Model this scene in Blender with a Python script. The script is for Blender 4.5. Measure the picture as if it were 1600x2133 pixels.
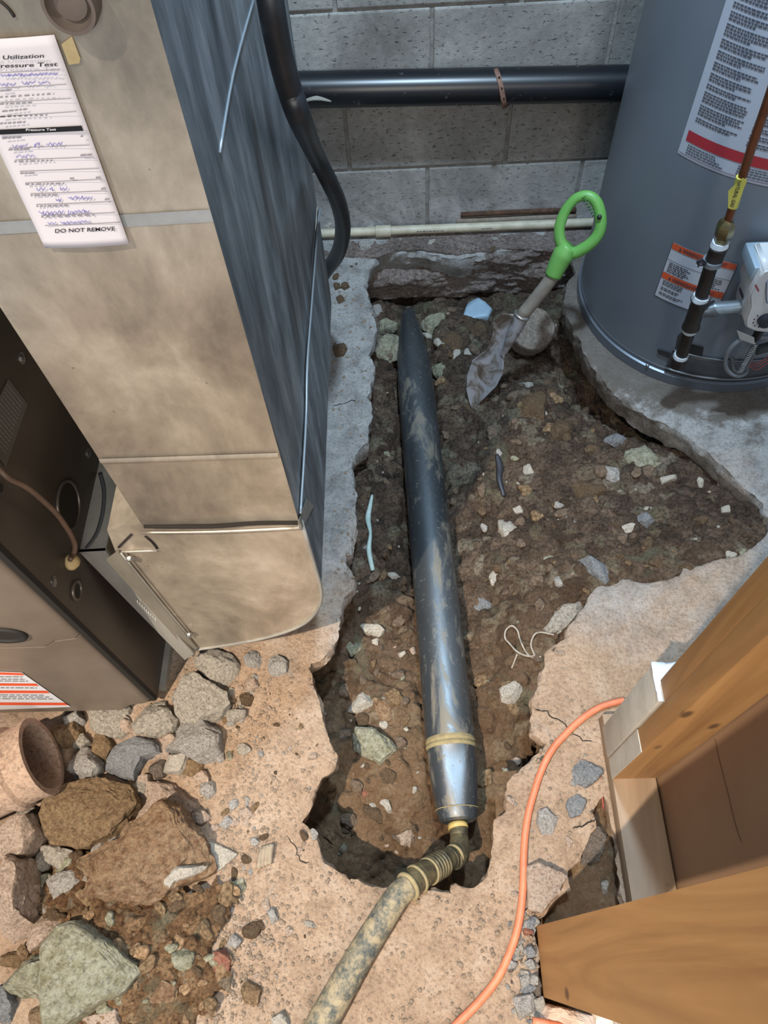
import bpy, bmesh, math, random
import numpy as np
from mathutils import Vector, Matrix, noise as mnoise
from mathutils.geometry import delaunay_2d_cdt

for o in list(bpy.data.objects):
    bpy.data.objects.remove(o, do_unlink=True)
scene = bpy.context.scene
COL = scene.collection
random.seed(11)
RNG = np.random.default_rng(11)

# ------------------------------------------------------------------ camera
FOC = 1560.0           # focal length in pixels of a 1600 x 2133 frame
CH = 1.6               # camera height over the slab
_D = np.array([80, 923.5, FOC]); _D /= np.linalg.norm(_D)
_Y = np.array([-28, -2581., FOC]); _Y -= _D * (_Y @ _D); _Y /= np.linalg.norm(_Y)
_X = np.cross(_Y, -_D)
if _X[0] < 0: _X = -_X
RM = np.array([_X, _Y, -_D])          # world = RM @ (right, down, forward)
cam_d = bpy.data.cameras.new('camera')
cam = bpy.data.objects.new('camera', cam_d)
COL.objects.link(cam)
cam_d.sensor_fit = 'VERTICAL'; cam_d.sensor_height = 36.0
cam_d.lens = 36.0 * FOC / 2133.0
cam_d.clip_start = 0.02
r_, d_, f_ = RM[:, 0], RM[:, 1], RM[:, 2]
M = Matrix(((r_[0], -d_[0], -f_[0], 0), (r_[1], -d_[1], -f_[1], 0), (r_[2], -d_[2], -f_[2], CH), (0, 0, 0, 1)))
cam.matrix_world = M
scene.camera = cam
cam_d.dof.use_dof = False

# ------------------------------------------------------------------ light and exposure
scene.view_settings.view_transform = 'Standard'
scene.view_settings.look = 'None'
scene.view_settings.gamma = 1.0
scene.view_settings.use_curve_mapping = False
scene.view_settings.exposure = 0.0
world = bpy.data.worlds.new('basement_air'); scene.world = world
world.use_nodes = True
bg = world.node_tree.nodes['Background']
bg.inputs[0].default_value = (0.62, 0.78, 1.0, 1); bg.inputs[1].default_value = 0.44

def add_light(name, kind, loc, target, energy, color, **kw):
    l = bpy.data.lights.new(name, kind); l.energy = energy; l.color = color
    for k, v in kw.items(): setattr(l, k, v)
    o = bpy.data.objects.new(name, l); COL.objects.link(o)
    o.location = loc
    o.rotation_euler = (Vector(target) - Vector(loc)).to_track_quat('-Z', 'Y').to_euler()
    return o
add_light('work_light', 'SPOT', (-1.50, -1.52, 4.7), (-0.22, 0.12, 0), 1900, (1.0, 0.85, 0.69),
          spot_size=math.radians(30), spot_blend=1.0, shadow_soft_size=0.035)
add_light('ceiling_light', 'AREA', (0.22, 1.02, 2.9), (0.22, 1.70, 0), 88, (0.60, 0.80, 1.0), size=0.14, shape='DISK')
add_light('fill_light', 'AREA', (0.25, -1.7, 2.2), (-0.3, 0.6, 0.6), 46, (1.0, 0.93, 0.84), size=1.2, shape='DISK')  # added fill without a visible source, brightens the duct front

# ------------------------------------------------------------------ picture -> place
def ray(px, py): return RM @ np.array([px - 800, py - 1066.5, FOC])
def P(px, py, z=0.0):
    r = ray(px, py); t = (z - CH) / r[2]; p = r * t; p[2] += CH; return p
def PY(px, py, y):
    r = ray(px, py); p = r * (y / r[1]); p[2] += CH; return p
def PX(px, py, x):
    r = ray(px, py); p = r * (x / r[0]); p[2] += CH; return p

# ------------------------------------------------------------------ mesh helpers
def link(o): COL.objects.link(o); return o
def empty(name, loc):
    o = bpy.data.objects.new(name, None); link(o); o.location = tuple(loc); o.empty_display_size = 0.05
    return o
def mk(name, V, F, mat, parent=None, smooth=True, origin=None, angle=None):
    V = np.asarray(V, dtype=float)
    if parent is not None:
        off = np.zeros(3); q = parent
        while q is not None: off = off + np.array(q.location); q = q.parent
        # parts and sub-parts keep the origin of their thing
        me = bpy.data.meshes.new(name); me.from_pydata((V - off).tolist(), [], [tuple(f) for f in F])
        loc = (0, 0, 0)
    else:
        if origin is None:
            mn, mx = V.min(0), V.max(0); origin = ((mn[0]+mx[0])/2, (mn[1]+mx[1])/2, mn[2])
        origin = np.asarray(origin, float)
        me = bpy.data.meshes.new(name); me.from_pydata((V - origin).tolist(), [], [tuple(f) for f in F])
        loc = tuple(origin)
    me.validate(); me.update()
    if smooth:
        me.polygons.foreach_set('use_smooth', [True] * len(me.polygons))
        if angle is not None:
            me.set_sharp_from_angle(angle=math.radians(angle))
    if mat is not None: me.materials.append(mat)
    o = bpy.data.objects.new(name, me); link(o); o.location = loc
    if parent is not None: o.parent = parent
    return o
def tag(o, label, cat, group=None, kind=None):
    if label: o['label'] = label
    if cat: o['category'] = cat
    if group: o['group'] = group
    if kind: o['kind'] = kind
    return o
def struct(o): o['kind'] = 'structure'; return o

class MB:
    def __init__(s): s.V = []; s.F = []
    def add(s, V, F):
        n = len(s.V); s.V += [tuple(v) for v in V]; s.F += [tuple(i + n for i in f) for f in F]; return s
    def box(s, x0, x1, y0, y1, z0, z1, b=0.0):
        if b <= 0:
            V = [(x, y, z) for x in (x0, x1) for y in (y0, y1) for z in (z0, z1)]
            F = [(0,1,3,2),(4,6,7,5),(0,4,5,1),(2,3,7,6),(0,2,6,4),(1,5,7,3)]
            return s.add(V, F)
        bm = bmesh.new(); bmesh.ops.create_cube(bm, size=1)
        for v in bm.verts:
            v.co = Vector(((x0+x1)/2 + v.co.x*(x1-x0), (y0+y1)/2 + v.co.y*(y1-y0), (z0+z1)/2 + v.co.z*(z1-z0)))
        bmesh.ops.bevel(bm, geom=bm.edges[:], offset=b, segments=2, profile=0.6, affect='EDGES')
        bm.verts.index_update()
        s.add([v.co[:] for v in bm.verts], [[v.index for v in f.verts] for f in bm.faces]); bm.free(); return s
    def lathe(s, c, axis, prof, seg=32, cap=True):
        c = np.asarray(c, float); a = np.asarray(axis, float); a /= np.linalg.norm(a)
        u = np.cross(a, (0, 0, 1.0)) if abs(a[2]) < .9 else np.cross(a, (1.0, 0, 0)); u /= np.linalg.norm(u); w = np.cross(a, u)
        V = []; F = []
        for (r, t) in prof:
            for k in range(seg):
                g = 2*math.pi*k/seg
                V.append(c + a*t + (u*math.cos(g) + w*math.sin(g))*r)
        for i in range(len(prof)-1):
            for k in range(seg):
                k2 = (k+1) % seg
                F.append((i*seg+k, i*seg+k2, (i+1)*seg+k2, (i+1)*seg+k))
        if cap:
            F.append(tuple(range(seg-1, -1, -1))); F.append(tuple((len(prof)-1)*seg + k for k in range(seg)))
        return s.add(V, F)
    def tube(s, pts, rad, seg=12, smooth=6, closed=False, cap=True, flat=1.0):
        pts = [np.asarray(p, float) for p in pts]
        n0 = len(pts)
        rads = list(rad) if hasattr(rad, '__len__') else [rad]*n0
        if smooth > 1:
            Q = []; RR = []
            rng = range(n0) if closed else range(n0-1)
            for i in rng:
                if closed: p0, p1, p2, p3 = pts[(i-1) % n0], pts[i], pts[(i+1) % n0], pts[(i+2) % n0]
                else: p0, p1, p2, p3 = pts[max(i-1, 0)], pts[i], pts[i+1], pts[min(i+2, n0-1)]
                for k in range(smooth):
                    t = k/smooth
                    Q.append(.5*((2*p1) + (-p0+p2)*t + (2*p0-5*p1+4*p2-p3)*t*t + (-p0+3*p1-3*p2+p3)*t**3))
                    RR.append(rads[i]*(1-t) + rads[(i+1) % n0]*t)
            if not closed: Q.append(pts[-1]); RR.append(rads[-1])
            pts, rads = Q, RR
        n = len(pts); V = []; F = []; up = None
        for i in range(n):
            a = pts[(i+1) % n] if (closed or i < n-1) else pts[i]
            b = pts[(i-1) % n] if (closed or i > 0) else pts[i]
            t = a - b; t = t/(np.linalg.norm(t) + 1e-12)
            if up is None:
                up = np.cross(t, (0, 0, 1.0)) if abs(t[2]) < .9 else np.cross(t, (1.0, 0, 0))
            up = up - t*(up @ t); up /= np.linalg.norm(up); w = np.cross(t, up)
            for k in range(seg):
                g = 2*math.pi*k/seg
                V.append(pts[i] + (up*math.cos(g) + w*math.sin(g)*flat)*rads[i])
        for i in range(n if closed else n-1):
            for k in range(seg):
                k2 = (k+1) % seg; j = (i+1) % n
                F.append((i*seg+k, j*seg+k, j*seg+k2, i*seg+k2))
        if cap and not closed:
            F.append(tuple(range(seg))); F.append(tuple((n-1)*seg + k for k in range(seg-1, -1, -1)))
        return s.add(V, F)
    def prism(s, poly, v):
        """closed polygon (list of 3d points) extruded by the vector v"""
        A = [np.asarray(p, float) for p in poly]; B = [p + np.asarray(v, float) for p in A]; n = len(A)
        return s.add(A + B, [tuple(range(n)), tuple(range(2*n-1, n-1, -1))] + [(i, i+n, (i+1) % n + n, (i+1) % n) for i in range(n)])
    def grid(s, fn, nu, nv):
        V = [fn(i/nu, j/nv) for i in range(nu+1) for j in range(nv+1)]
        F = [(i*(nv+1)+j, (i+1)*(nv+1)+j, (i+1)*(nv+1)+j+1, i*(nv+1)+j+1) for i in range(nu) for j in range(nv)]
        return s.add(V, F)
    def obj(s, name, mat, parent=None, **kw): return mk(name, s.V, s.F, mat, parent, **kw)

def fix_normals(o):
    bm = bmesh.new(); bm.from_mesh(o.data); bmesh.ops.recalc_face_normals(bm, faces=bm.faces[:]); bm.to_mesh(o.data); bm.free(); return o

# ------------------------------------------------------------------ numpy noise
def _hash(ix, iy, s):
    h = (ix.astype(np.int64)*374761393 + iy.astype(np.int64)*668265263 + s*1442695041) & 0x7fffffff
    h = ((h ^ (h >> 13))*1274126177) & 0x7fffffff
    return ((h ^ (h >> 16)) & 0xffffff)/float(0xffffff)
def vnoise(x, y, s=0):
    x = np.asarray(x, float); y = np.asarray(y, float)
    ix = np.floor(x); iy = np.floor(y); fx = x-ix; fy = y-iy
    fx = fx*fx*(3-2*fx); fy = fy*fy*(3-2*fy)
    a = _hash(ix, iy, s); b = _hash(ix+1, iy, s); c = _hash(ix, iy+1, s); d = _hash(ix+1, iy+1, s)
    return (a*(1-fx)+b*fx)*(1-fy) + (c*(1-fx)+d*fx)*fy
def fbm(x, y, s=0, oct=5):
    t = 0; a = .5; f = 1
    for k in range(oct):
        t = t + a*(vnoise(np.asarray(x)*f, np.asarray(y)*f, s+k*17)-.5); a *= .5; f *= 2.03
    return t
def inside(poly, X, Y):
    poly = np.asarray(poly)[:, :2]; c = np.zeros(np.shape(X), bool); n = len(poly)
    for i in range(n):
        x1, y1 = poly[i]; x2, y2 = poly[(i+1) % n]
        if y1 == y2: continue
        m = ((y1 > Y) != (y2 > Y)) & (X < (x2-x1)*(Y-y1)/(y2-y1) + x1)
        c ^= m
    return c
def edge_dist(poly, X, Y):
    poly = np.asarray(poly)[:, :2]; d = np.full(np.shape(X), 1e9); n = len(poly)
    for i in range(n):
        a = poly[i]; b = poly[(i+1) % n]; e = b-a; L = e@e + 1e-12
        t = np.clip(((X-a[0])*e[0] + (Y-a[1])*e[1])/L, 0, 1)
        d = np.minimum(d, np.hypot(X-a[0]-t*e[0], Y-a[1]-t*e[1]))
    return d

# ------------------------------------------------------------------ materials
def lin(c):
    if isinstance(c, str):
        c = tuple(int(c[i:i+2], 16)/255 for i in (0, 2, 4))
    return tuple(((v/12.92) if v <= .04045 else ((v+.055)/1.055)**2.4) for v in c) + (1,)
def new_mat(name):
    m = bpy.data.materials.new(name); m.use_nodes = True
    nt = m.node_tree; b = nt.nodes['Principled BSDF']
    return m, nt, b
def ramp(nt, fac, stops, interp='LINEAR'):
    r = nt.nodes.new('ShaderNodeValToRGB'); r.color_ramp.interpolation = interp
    while len(r.color_ramp.elements) < len(stops): r.color_ramp.elements.new(.5)
    for e, (p, c) in zip(r.color_ramp.elements, stops):
        e.position = p; e.color = lin(c) if (isinstance(c, str) or len(c) == 3) else c
    if fac is not None: nt.links.new(fac, r.inputs[0])
    return r.outputs[0]
def tex_coord(nt, scale=(1, 1, 1), obj=True):
    t = nt.nodes.new('ShaderNodeTexCoord'); m = nt.nodes.new('ShaderNodeMapping')
    m.inputs['Scale'].default_value = scale
    nt.links.new(t.outputs['Object'], m.inputs[0]); return m.outputs[0]
def noise(nt, vec, scale, detail=6, rough=.6, dist=0.0):
    n = nt.nodes.new('ShaderNodeTexNoise'); n.inputs['Scale'].default_value = scale
    n.inputs['Detail'].default_value = detail; n.inputs['Roughness'].default_value = rough
    n.inputs['Distortion'].default_value = dist
    nt.links.new(vec, n.inputs['Vector']); return n.outputs[0]
def voro(nt, vec, scale, out='Distance', feature='F1', rand=1.0):
    n = nt.nodes.new('ShaderNodeTexVoronoi'); n.feature = feature; n.inputs['Scale'].default_value = scale
    n.inputs['Randomness'].default_value = rand
    nt.links.new(vec, n.inputs['Vector']); return n.outputs[out]
def mixc(nt, fac, a, b, mode='MIX'):
    m = nt.nodes.new('ShaderNodeMix'); m.data_type = 'RGBA'; m.blend_type = mode
    for sock, v in ((m.inputs[0], fac), (m.inputs[6], a), (m.inputs[7], b)):
        if hasattr(v, 'links') or hasattr(v, 'is_linked'): nt.links.new(v, sock)
        elif isinstance(v, (int, float)): sock.default_value = v
        else: sock.default_value = lin(v)
    return m.outputs[2]
def mathn(nt, op, a, b=0.0, c=None):
    m = nt.nodes.new('ShaderNodeMath'); m.operation = op
    for sock, v in zip(m.inputs, (a, b, c)):
        if v is None: continue
        if isinstance(v, (int, float)): sock.default_value = v
        else: nt.links.new(v, sock)
    return m.outputs[0]
def bump(nt, b, h, strength=.5, dist=.01):
    n = nt.nodes.new('ShaderNodeBump'); n.inputs['Strength'].default_value = strength
    n.inputs['Distance'].default_value = dist
    nt.links.new(h, n.inputs['Height']); nt.links.new(n.outputs[0], b.inputs['Normal'])
def attr(nt, name):
    a = nt.nodes.new('ShaderNodeAttribute'); a.attribute_name = name; return a.outputs['Fac']

def plain(name, col, rough=.6, metal=0.0, col2=None, scale=20, bmp=0.0, bscale=60, spec=.5, coat=0.0, contrast=(.35, .65), emis=None):
    m, nt, b = new_mat(name)
    b.inputs['Roughness'].default_value = rough; b.inputs['Metallic'].default_value = metal
    b.inputs['Specular IOR Level'].default_value = spec; b.inputs['Coat Weight'].default_value = coat
    v = tex_coord(nt)
    if col2:
        n = noise(nt, v, scale, 8, .65)
        nt.links.new(ramp(nt, n, [(contrast[0], col), (contrast[1], col2)]), b.inputs['Base Color'])
    else: b.inputs['Base Color'].default_value = lin(col)
    if bmp > 0: bump(nt, b, noise(nt, v, bscale, 8, .7), bmp, .004)
    return m

def stone_mat(name, cols, speck=None, scale=14, rough=.92, bmp=.8, bscale=70, agg=0.0, aggcol='8a8379'):
    m, nt, b = new_mat(name); v = tex_coord(nt)
    b.inputs['Roughness'].default_value = rough; b.inputs['Specular IOR Level'].default_value = .25
    n1 = noise(nt, v, scale, 10, .7, .6)
    st = [(0.3 + .4*i/max(1, len(cols)-1), c) for i, c in enumerate(cols)]
    c = ramp(nt, n1, st)
    n2 = noise(nt, v, scale*9, 6, .75)
    c = mixc(nt, ramp(nt, n2, [(.35, (0, 0, 0)), (.62, (1, 1, 1))]), c, cols[-1] if speck is None else speck)
    if agg > 0:
        vo = voro(nt, v, 95)
        f = ramp(nt, vo, [(.22, (1, 1, 1)), (.30, (0, 0, 0))])
        c = mixc(nt, mathn(nt, 'MULTIPLY', f, agg), c, aggcol)
    c = mixc(nt, .7, c, ramp(nt, noise(nt, v, scale*16, 8, .8), [(.34, (.30, .27, .24)), (.52, (1, 1, 1))]), 'MULTIPLY')
    nt.links.new(c, b.inputs['Base Color'])
    h = mathn(nt, 'ADD', noise(nt, v, bscale, 12, .82), mathn(nt, 'MULTIPLY', voro(nt, v, bscale*2.2), -.3))
    bump(nt, b, h, 1.0, .012*bmp)
    return m

def galv_mat(name, c1, c2, c3, rough=.42, metal=.75, stretch=(1, 1, .35), spots=True):
    m, nt, b = new_mat(name); v = tex_coord(nt, stretch)
    n1 = noise(nt, v, 6, 9, .66, .25); n2 = noise(nt, v, 26, 8, .7, .3)
    c = ramp(nt, n1, [(.32, c1), (.5, c2), (.68, c3)])
    c = mixc(nt, mathn(nt, 'MULTIPLY', ramp(nt, n2, [(.55, (0, 0, 0)), (.75, (1, 1, 1))]), .35), c, c1)
    if spots:
        v2 = tex_coord(nt)
        sp = ramp(nt, voro(nt, v2, 26), [(.035, (1, 1, 1)), (.06, (0, 0, 0))])
        c = mixc(nt, mathn(nt, 'MULTIPLY', sp, .55), c, '6e5b4a')
    nt.links.new(c, b.inputs['Base Color'])
    b.inputs['Metallic'].default_value = metal
    nt.links.new(mathn(nt, 'MULTIPLY_ADD', n1, .25, rough-.1), b.inputs['Roughness'])
    bump(nt, b, mathn(nt, 'ADD', noise(nt, v, 3, 3, .5), mathn(nt, 'MULTIPLY', noise(nt, v, 60, 4, .6), .03)), .12, .02)
    return m

def soil_mat(name, dark, mid, light, scale=30, pale=True, near=False):
    m, nt, b = new_mat(name); v = tex_coord(nt)
    b.inputs['Roughness'].default_value = .95; b.inputs['Specular IOR Level'].default_value = .2
    t = attr(nt, 'tint')
    n1 = noise(nt, v, scale*.25, 6, .6)
    n2 = noise(nt, v, scale*4, 6, .75)
    c = ramp(nt, n1, [(.3, dark), (.5, mid), (.7, light)])
    c = mixc(nt, .55, c, ramp(nt, t, [(0, dark), (.45, mid), (.80, light), (.90, '857f68'), (1.0, 'a89f8d')]))
    vo = voro(nt, v, scale*3.2)
    c = mixc(nt, .8, c, ramp(nt, n2, [(.36, (.34, .31, .28)), (.55, (1, 1, 1))]), 'MULTIPLY')
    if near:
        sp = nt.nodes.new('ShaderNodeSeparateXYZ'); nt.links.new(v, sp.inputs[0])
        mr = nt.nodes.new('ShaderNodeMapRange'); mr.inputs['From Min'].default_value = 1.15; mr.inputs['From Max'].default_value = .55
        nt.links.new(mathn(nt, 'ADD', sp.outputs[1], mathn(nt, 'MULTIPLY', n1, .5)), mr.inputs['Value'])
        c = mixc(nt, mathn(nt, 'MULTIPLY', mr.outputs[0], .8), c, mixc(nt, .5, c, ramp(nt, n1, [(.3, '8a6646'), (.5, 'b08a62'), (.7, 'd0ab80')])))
    g = ramp(nt, noise(nt, v, 5.5, 4, .6, .8), [(.60, (0, 0, 0)), (.70, (1, 1, 1))])
    c = mixc(nt, mathn(nt, 'MULTIPLY', g, .6), c, '6f7560')
    if pale:
        f = ramp(nt, voro(nt, v, 55), [(.10, (1, 1, 1)), (.16, (0, 0, 0))])
        sel = ramp(nt, noise(nt, v, 14, 3), [(.52, (0, 0, 0)), (.6, (1, 1, 1))])
        c = mixc(nt, mathn(nt, 'MULTIPLY', f, mathn(nt, 'MULTIPLY', sel, .6)), c, 'a79c8b')
    nt.links.new(c, b.inputs['Base Color'])
    wv = mixc(nt, .02, v, noise(nt, v, 60, 3))
    h = mathn(nt, 'ADD', noise(nt, v, 110, 10, .82), mathn(nt, 'ADD', mathn(nt, 'MULTIPLY', voro(nt, v, 95), -.55), mathn(nt, 'MULTIPLY', voro(nt, v, 230), -.25)))
    bump(nt, b, h, 1.0, .010)
    return m

# =================================================================== SETTING
# ---- outlines traced on the slab surface (z = 0)
HOLE = [(790,529),(830,522),(880,521),(935,536),(985,531),(1035,524),(1090,516),(1150,514),(1195,522),(1196,560),(1182,590),
        (1178,640),(1195,690),(1222,735),(1243,775),(1275,808),(1320,845),(1362,875),(1405,893),(1450,915),(1490,945),(1515,972),
        (1532,1000),(1560,1020),(1592,1045),(1604,1080),(1598,1115),(1570,1140),(1530,1158),(1490,1170),(1462,1182),(1432,1185),
        (1418,1200),(1392,1212),(1340,1214),(1302,1212),(1272,1218),(1246,1220),(1226,1243),(1218,1262),(1200,1292),(1185,1308),
        (1184,1330),(1152,1338),(1138,1355),(1130,1385),(1122,1412),(1115,1440),(1112,1465),(1113,1478),(1110,1500),
        (1113,1530),(1132,1545),(1142,1552),(1118,1572),(1082,1610),(1064,1632),(1060,1652),(1056,1685),(1034,1710),(1030,1735),(1034,1765),(1022,1790),
        (1015,1822),(995,1846),(972,1846),(945,1850),(940,1866),(915,1862),(900,1852),(868,1847),(812,1849),(775,1842),(745,1834),
        (725,1838),(700,1813),(668,1788),(662,1760),(650,1730),(640,1718),(628,1712),(640,1680),(652,1645),(666,1618),(690,1595),(697,1575),(690,1550),
        (688,1530),(676,1500),(668,1468),(655,1430),(644,1395),(648,1384),(672,1378),(695,1350),(703,1320),(700,1300),(716,1275),(722,1245),(736,1226),(728,1190),(718,1160),
        (732,1152),(742,1118),(745,1090),(735,1066),(733,1035),(738,1000),(737,960),(745,935),(768,918),(770,890),(776,850),(766,825),(774,790),(781,760),
        (767,738),(780,705),(784,680),(776,645),(768,610),(758,590),(768,560)]
GAP = [(1262,1640),(1246,1662),(1232,1690),(1238,1720),(1222,1752),(1206,1790),(1182,1812),(1186,1850),(1162,1868),(1140,1900),
       (1112,1932),(1118,2010),(1128,2090),(1200,2120),(1300,2133),(1310,1990),(1300,1880),(1284,1760)]
def rough_outline(pxs, step, amp, seed, scale=22):
    """traced polygon in world units, finely divided and roughened like a broken edge"""
    Wp = [P(x, y, 0)[:2] for x, y in pxs]; out = []
    for i in range(len(Wp)):
        a, b = Wp[i], Wp[(i+1) % len(Wp)]; L = np.linalg.norm(b-a); n = max(1, int(L/step))
        nrm = np.array([b[1]-a[1], -(b[0]-a[0])])/(L+1e-9)
        for k in range(n):
            q = a + (b-a)*k/n
            out.append(q + nrm*float(fbm(q[0]*scale, q[1]*scale, seed, 5))*amp)
    return np.array(out)
hole_w = rough_outline(HOLE, .006, .028, 3)
gap_w = rough_outline(GAP, .008, .03, 9)
SX0, SX1, SY0, SY1 = -1.30, 1.45, -0.45, 2.02

def slab():
    pts = []; edges = []; faces_in = []
    for poly in (hole_w, gap_w):
        s = len(pts); n = len(poly)
        pts += [Vector((float(p[0]), float(p[1]))) for p in poly]
        edges += [(s+i, s+(i+1) % n) for i in range(n)]
    s = len(pts)
    pts += [Vector((SX0, SY0)), Vector((SX1, SY0)), Vector((SX1, SY1)), Vector((SX0, SY1))]
    edges += [(s, s+1), (s+1, s+2), (s+2, s+3), (s+3, s)]
    step = .0145
    gx, gy = np.meshgrid(np.arange(SX0+step, SX1-step/2, step), np.arange(SY0+step, SY1-step/2, step))
    gx = gx + RNG.uniform(-.35, .35, gx.shape)*step; gy = gy + RNG.uniform(-.35, .35, gy.shape)*step
    gx = gx.ravel(); gy = gy.ravel()
    ok = ~inside(hole_w, gx, gy) & ~inside(gap_w, gx, gy)
    gx, gy = gx[ok], gy[ok]
    dh = np.minimum(edge_dist(hole_w[::2], gx, gy), edge_dist(gap_w[::2], gx, gy))
    ok = dh > .004; gx, gy = gx[ok], gy[ok]
    pts += [Vector((float(a), float(b))) for a, b in zip(gx, gy)]
    vs, es, fs, *_ = delaunay_2d_cdt(pts, edges, [], 0, 1e-6)
    V = np.array([(v.x, v.y) for v in vs]); F = np.array([f for f in fs if len(f) == 3])
    C = V[F].mean(1)
    keep = ~inside(hole_w, C[:, 0], C[:, 1]) & ~inside(gap_w, C[:, 0], C[:, 1])
    F = F[keep]
    d = np.minimum(edge_dist(hole_w[::2], V[:, 0], V[:, 1]), edge_dist(gap_w[::2], V[:, 0], V[:, 1]))
    e = np.exp(-d/.012)
    z = fbm(V[:, 0]*9, V[:, 1]*9, 5, 5)*.006 + fbm(V[:, 0]*45, V[:, 1]*45, 8, 3)*.0016
    z -= e*(.004 + .014*np.clip(fbm(V[:, 0]*17, V[:, 1]*17, 21, 4)+.12, 0, 1))
    z = np.minimum(z, .002)
    V3 = [(a, b, c) for (a, b), c in zip(V.tolist(), z.tolist())]; FF = F.tolist()
    # orient up
    FF = [f if ((V[f[1]][0]-V[f[0]][0])*(V[f[2]][1]-V[f[0]][1]) - (V[f[1]][1]-V[f[0]][1])*(V[f[2]][0]-V[f[0]][0])) > 0 else f[::-1] for f in FF]
    # broken rim: rings running down from each hole outline
    from mathutils.kdtree import KDTree
    kd = KDTree(len(V3))
    for i, v in enumerate(V3): kd.insert((v[0], v[1], 0), i)
    kd.balance()
    for poly, thick in ((hole_w, .095), (gap_w, .07)):
        n = len(poly)
        area = 0.5*sum(poly[i][0]*poly[(i+1) % n][1] - poly[(i+1) % n][0]*poly[i][1] for i in range(n))
        sg = 1 if area > 0 else -1
        idx0 = [kd.find((p[0], p[1], 0))[1] for p in poly]
        T = np.array([poly[(i+6) % n] - poly[(i-6) % n] for i in range(n)])
        T /= (np.linalg.norm(T, axis=1)[:, None] + 1e-9)
        N = np.stack([T[:, 1], -T[:, 0]], 1)*sg       # away from the opening
        prev = idx0
        for k, (zz, off) in enumerate(((-.008, -.001), (-.022, -.003), (-.036, .001), (-.052, .004), (-.07, .010), (-thick, .018), (-thick-.005, .12))):
            cur = []
            for i in range(n):
                p = poly[i]; j = off + float(fbm(p[0]*28 + k*3.1, p[1]*28 + k*1.7, 40+k, 4))*.022*(1 if k < 6 else 0)
                q = p + N[i]*j
                V3.append((float(q[0]), float(q[1]), zz + float(fbm(p[0]*30, p[1]*30, 60+k, 3))*.008)); cur.append(len(V3)-1)
            for i in range(n):
                i2 = (i+1) % n
                f = (prev[i], prev[i2], cur[i2], cur[i]) if sg > 0 else (prev[i2], prev[i], cur[i], cur[i2])
                if len(set(f)) == 4: FF.append(f)
            prev = cur
    return V3, FF
m_slab, nt, b = new_mat('dusty_concrete'); v = tex_coord(nt)
b.inputs['Roughness'].default_value = .95; b.inputs['Specular IOR Level'].default_value = .2
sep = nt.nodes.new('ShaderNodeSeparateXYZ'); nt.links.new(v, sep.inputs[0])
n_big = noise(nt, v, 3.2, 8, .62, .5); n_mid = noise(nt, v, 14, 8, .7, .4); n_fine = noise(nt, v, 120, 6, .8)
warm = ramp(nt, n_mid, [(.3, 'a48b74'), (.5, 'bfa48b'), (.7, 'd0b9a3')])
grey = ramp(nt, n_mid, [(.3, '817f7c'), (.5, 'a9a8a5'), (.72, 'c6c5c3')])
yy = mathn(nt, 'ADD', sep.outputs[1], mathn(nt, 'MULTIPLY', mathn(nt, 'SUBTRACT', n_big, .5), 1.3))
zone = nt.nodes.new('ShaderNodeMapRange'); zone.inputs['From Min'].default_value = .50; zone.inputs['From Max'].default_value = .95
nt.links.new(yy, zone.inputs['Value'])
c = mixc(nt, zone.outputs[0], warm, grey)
c = mixc(nt, mathn(nt, 'MULTIPLY', ramp(nt, noise(nt, v, 7, 7, .7, 1.0), [(.60, (0, 0, 0)), (.70, (1, 1, 1))]), .55), c, 'a9a5a3')
c = mixc(nt, mathn(nt, 'MULTIPLY', ramp(nt, noise(nt, v, 11, 8, .75, .7), [(.26, (1, 1, 1)), (.38, (0, 0, 0))]), .6), c, '6d5a49')
c = mixc(nt, mathn(nt, 'MULTIPLY', ramp(nt, voro(nt, v, 90), [(.14, (1, 1, 1)), (.22, (0, 0, 0))]), .35), c, 'd8c6b0')
c = mixc(nt, .45, c, ramp(nt, n_fine, [(.36, (.45, .40, .36)), (.52, (1, 1, 1))]), 'MULTIPLY')
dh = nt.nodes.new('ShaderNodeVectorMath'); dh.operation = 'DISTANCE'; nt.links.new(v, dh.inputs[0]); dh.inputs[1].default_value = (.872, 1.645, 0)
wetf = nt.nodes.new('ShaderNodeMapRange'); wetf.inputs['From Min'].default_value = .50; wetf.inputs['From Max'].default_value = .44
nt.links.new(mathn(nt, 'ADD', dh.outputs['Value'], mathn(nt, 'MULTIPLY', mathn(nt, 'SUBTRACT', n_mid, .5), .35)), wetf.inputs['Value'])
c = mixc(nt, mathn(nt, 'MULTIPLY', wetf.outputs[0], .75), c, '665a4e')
# hairline cracks
ck = voro(nt, mixc(nt, .08, v, n_mid), 2.2, 'Distance', 'DISTANCE_TO_EDGE')
nt.links.new(c, b.inputs['Base Color'])
h = mathn(nt, 'ADD', mathn(nt, 'MULTIPLY', noise(nt, v, 75, 10, .78), 1.0), mathn(nt, 'MULTIPLY', voro(nt, v, 160), -.25))
bump(nt, b, h, 1.0, .009)
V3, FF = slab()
floor = struct(mk('floor', V3, FF, m_slab, origin=(0, 0, 0), smooth=True, angle=50))

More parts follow.
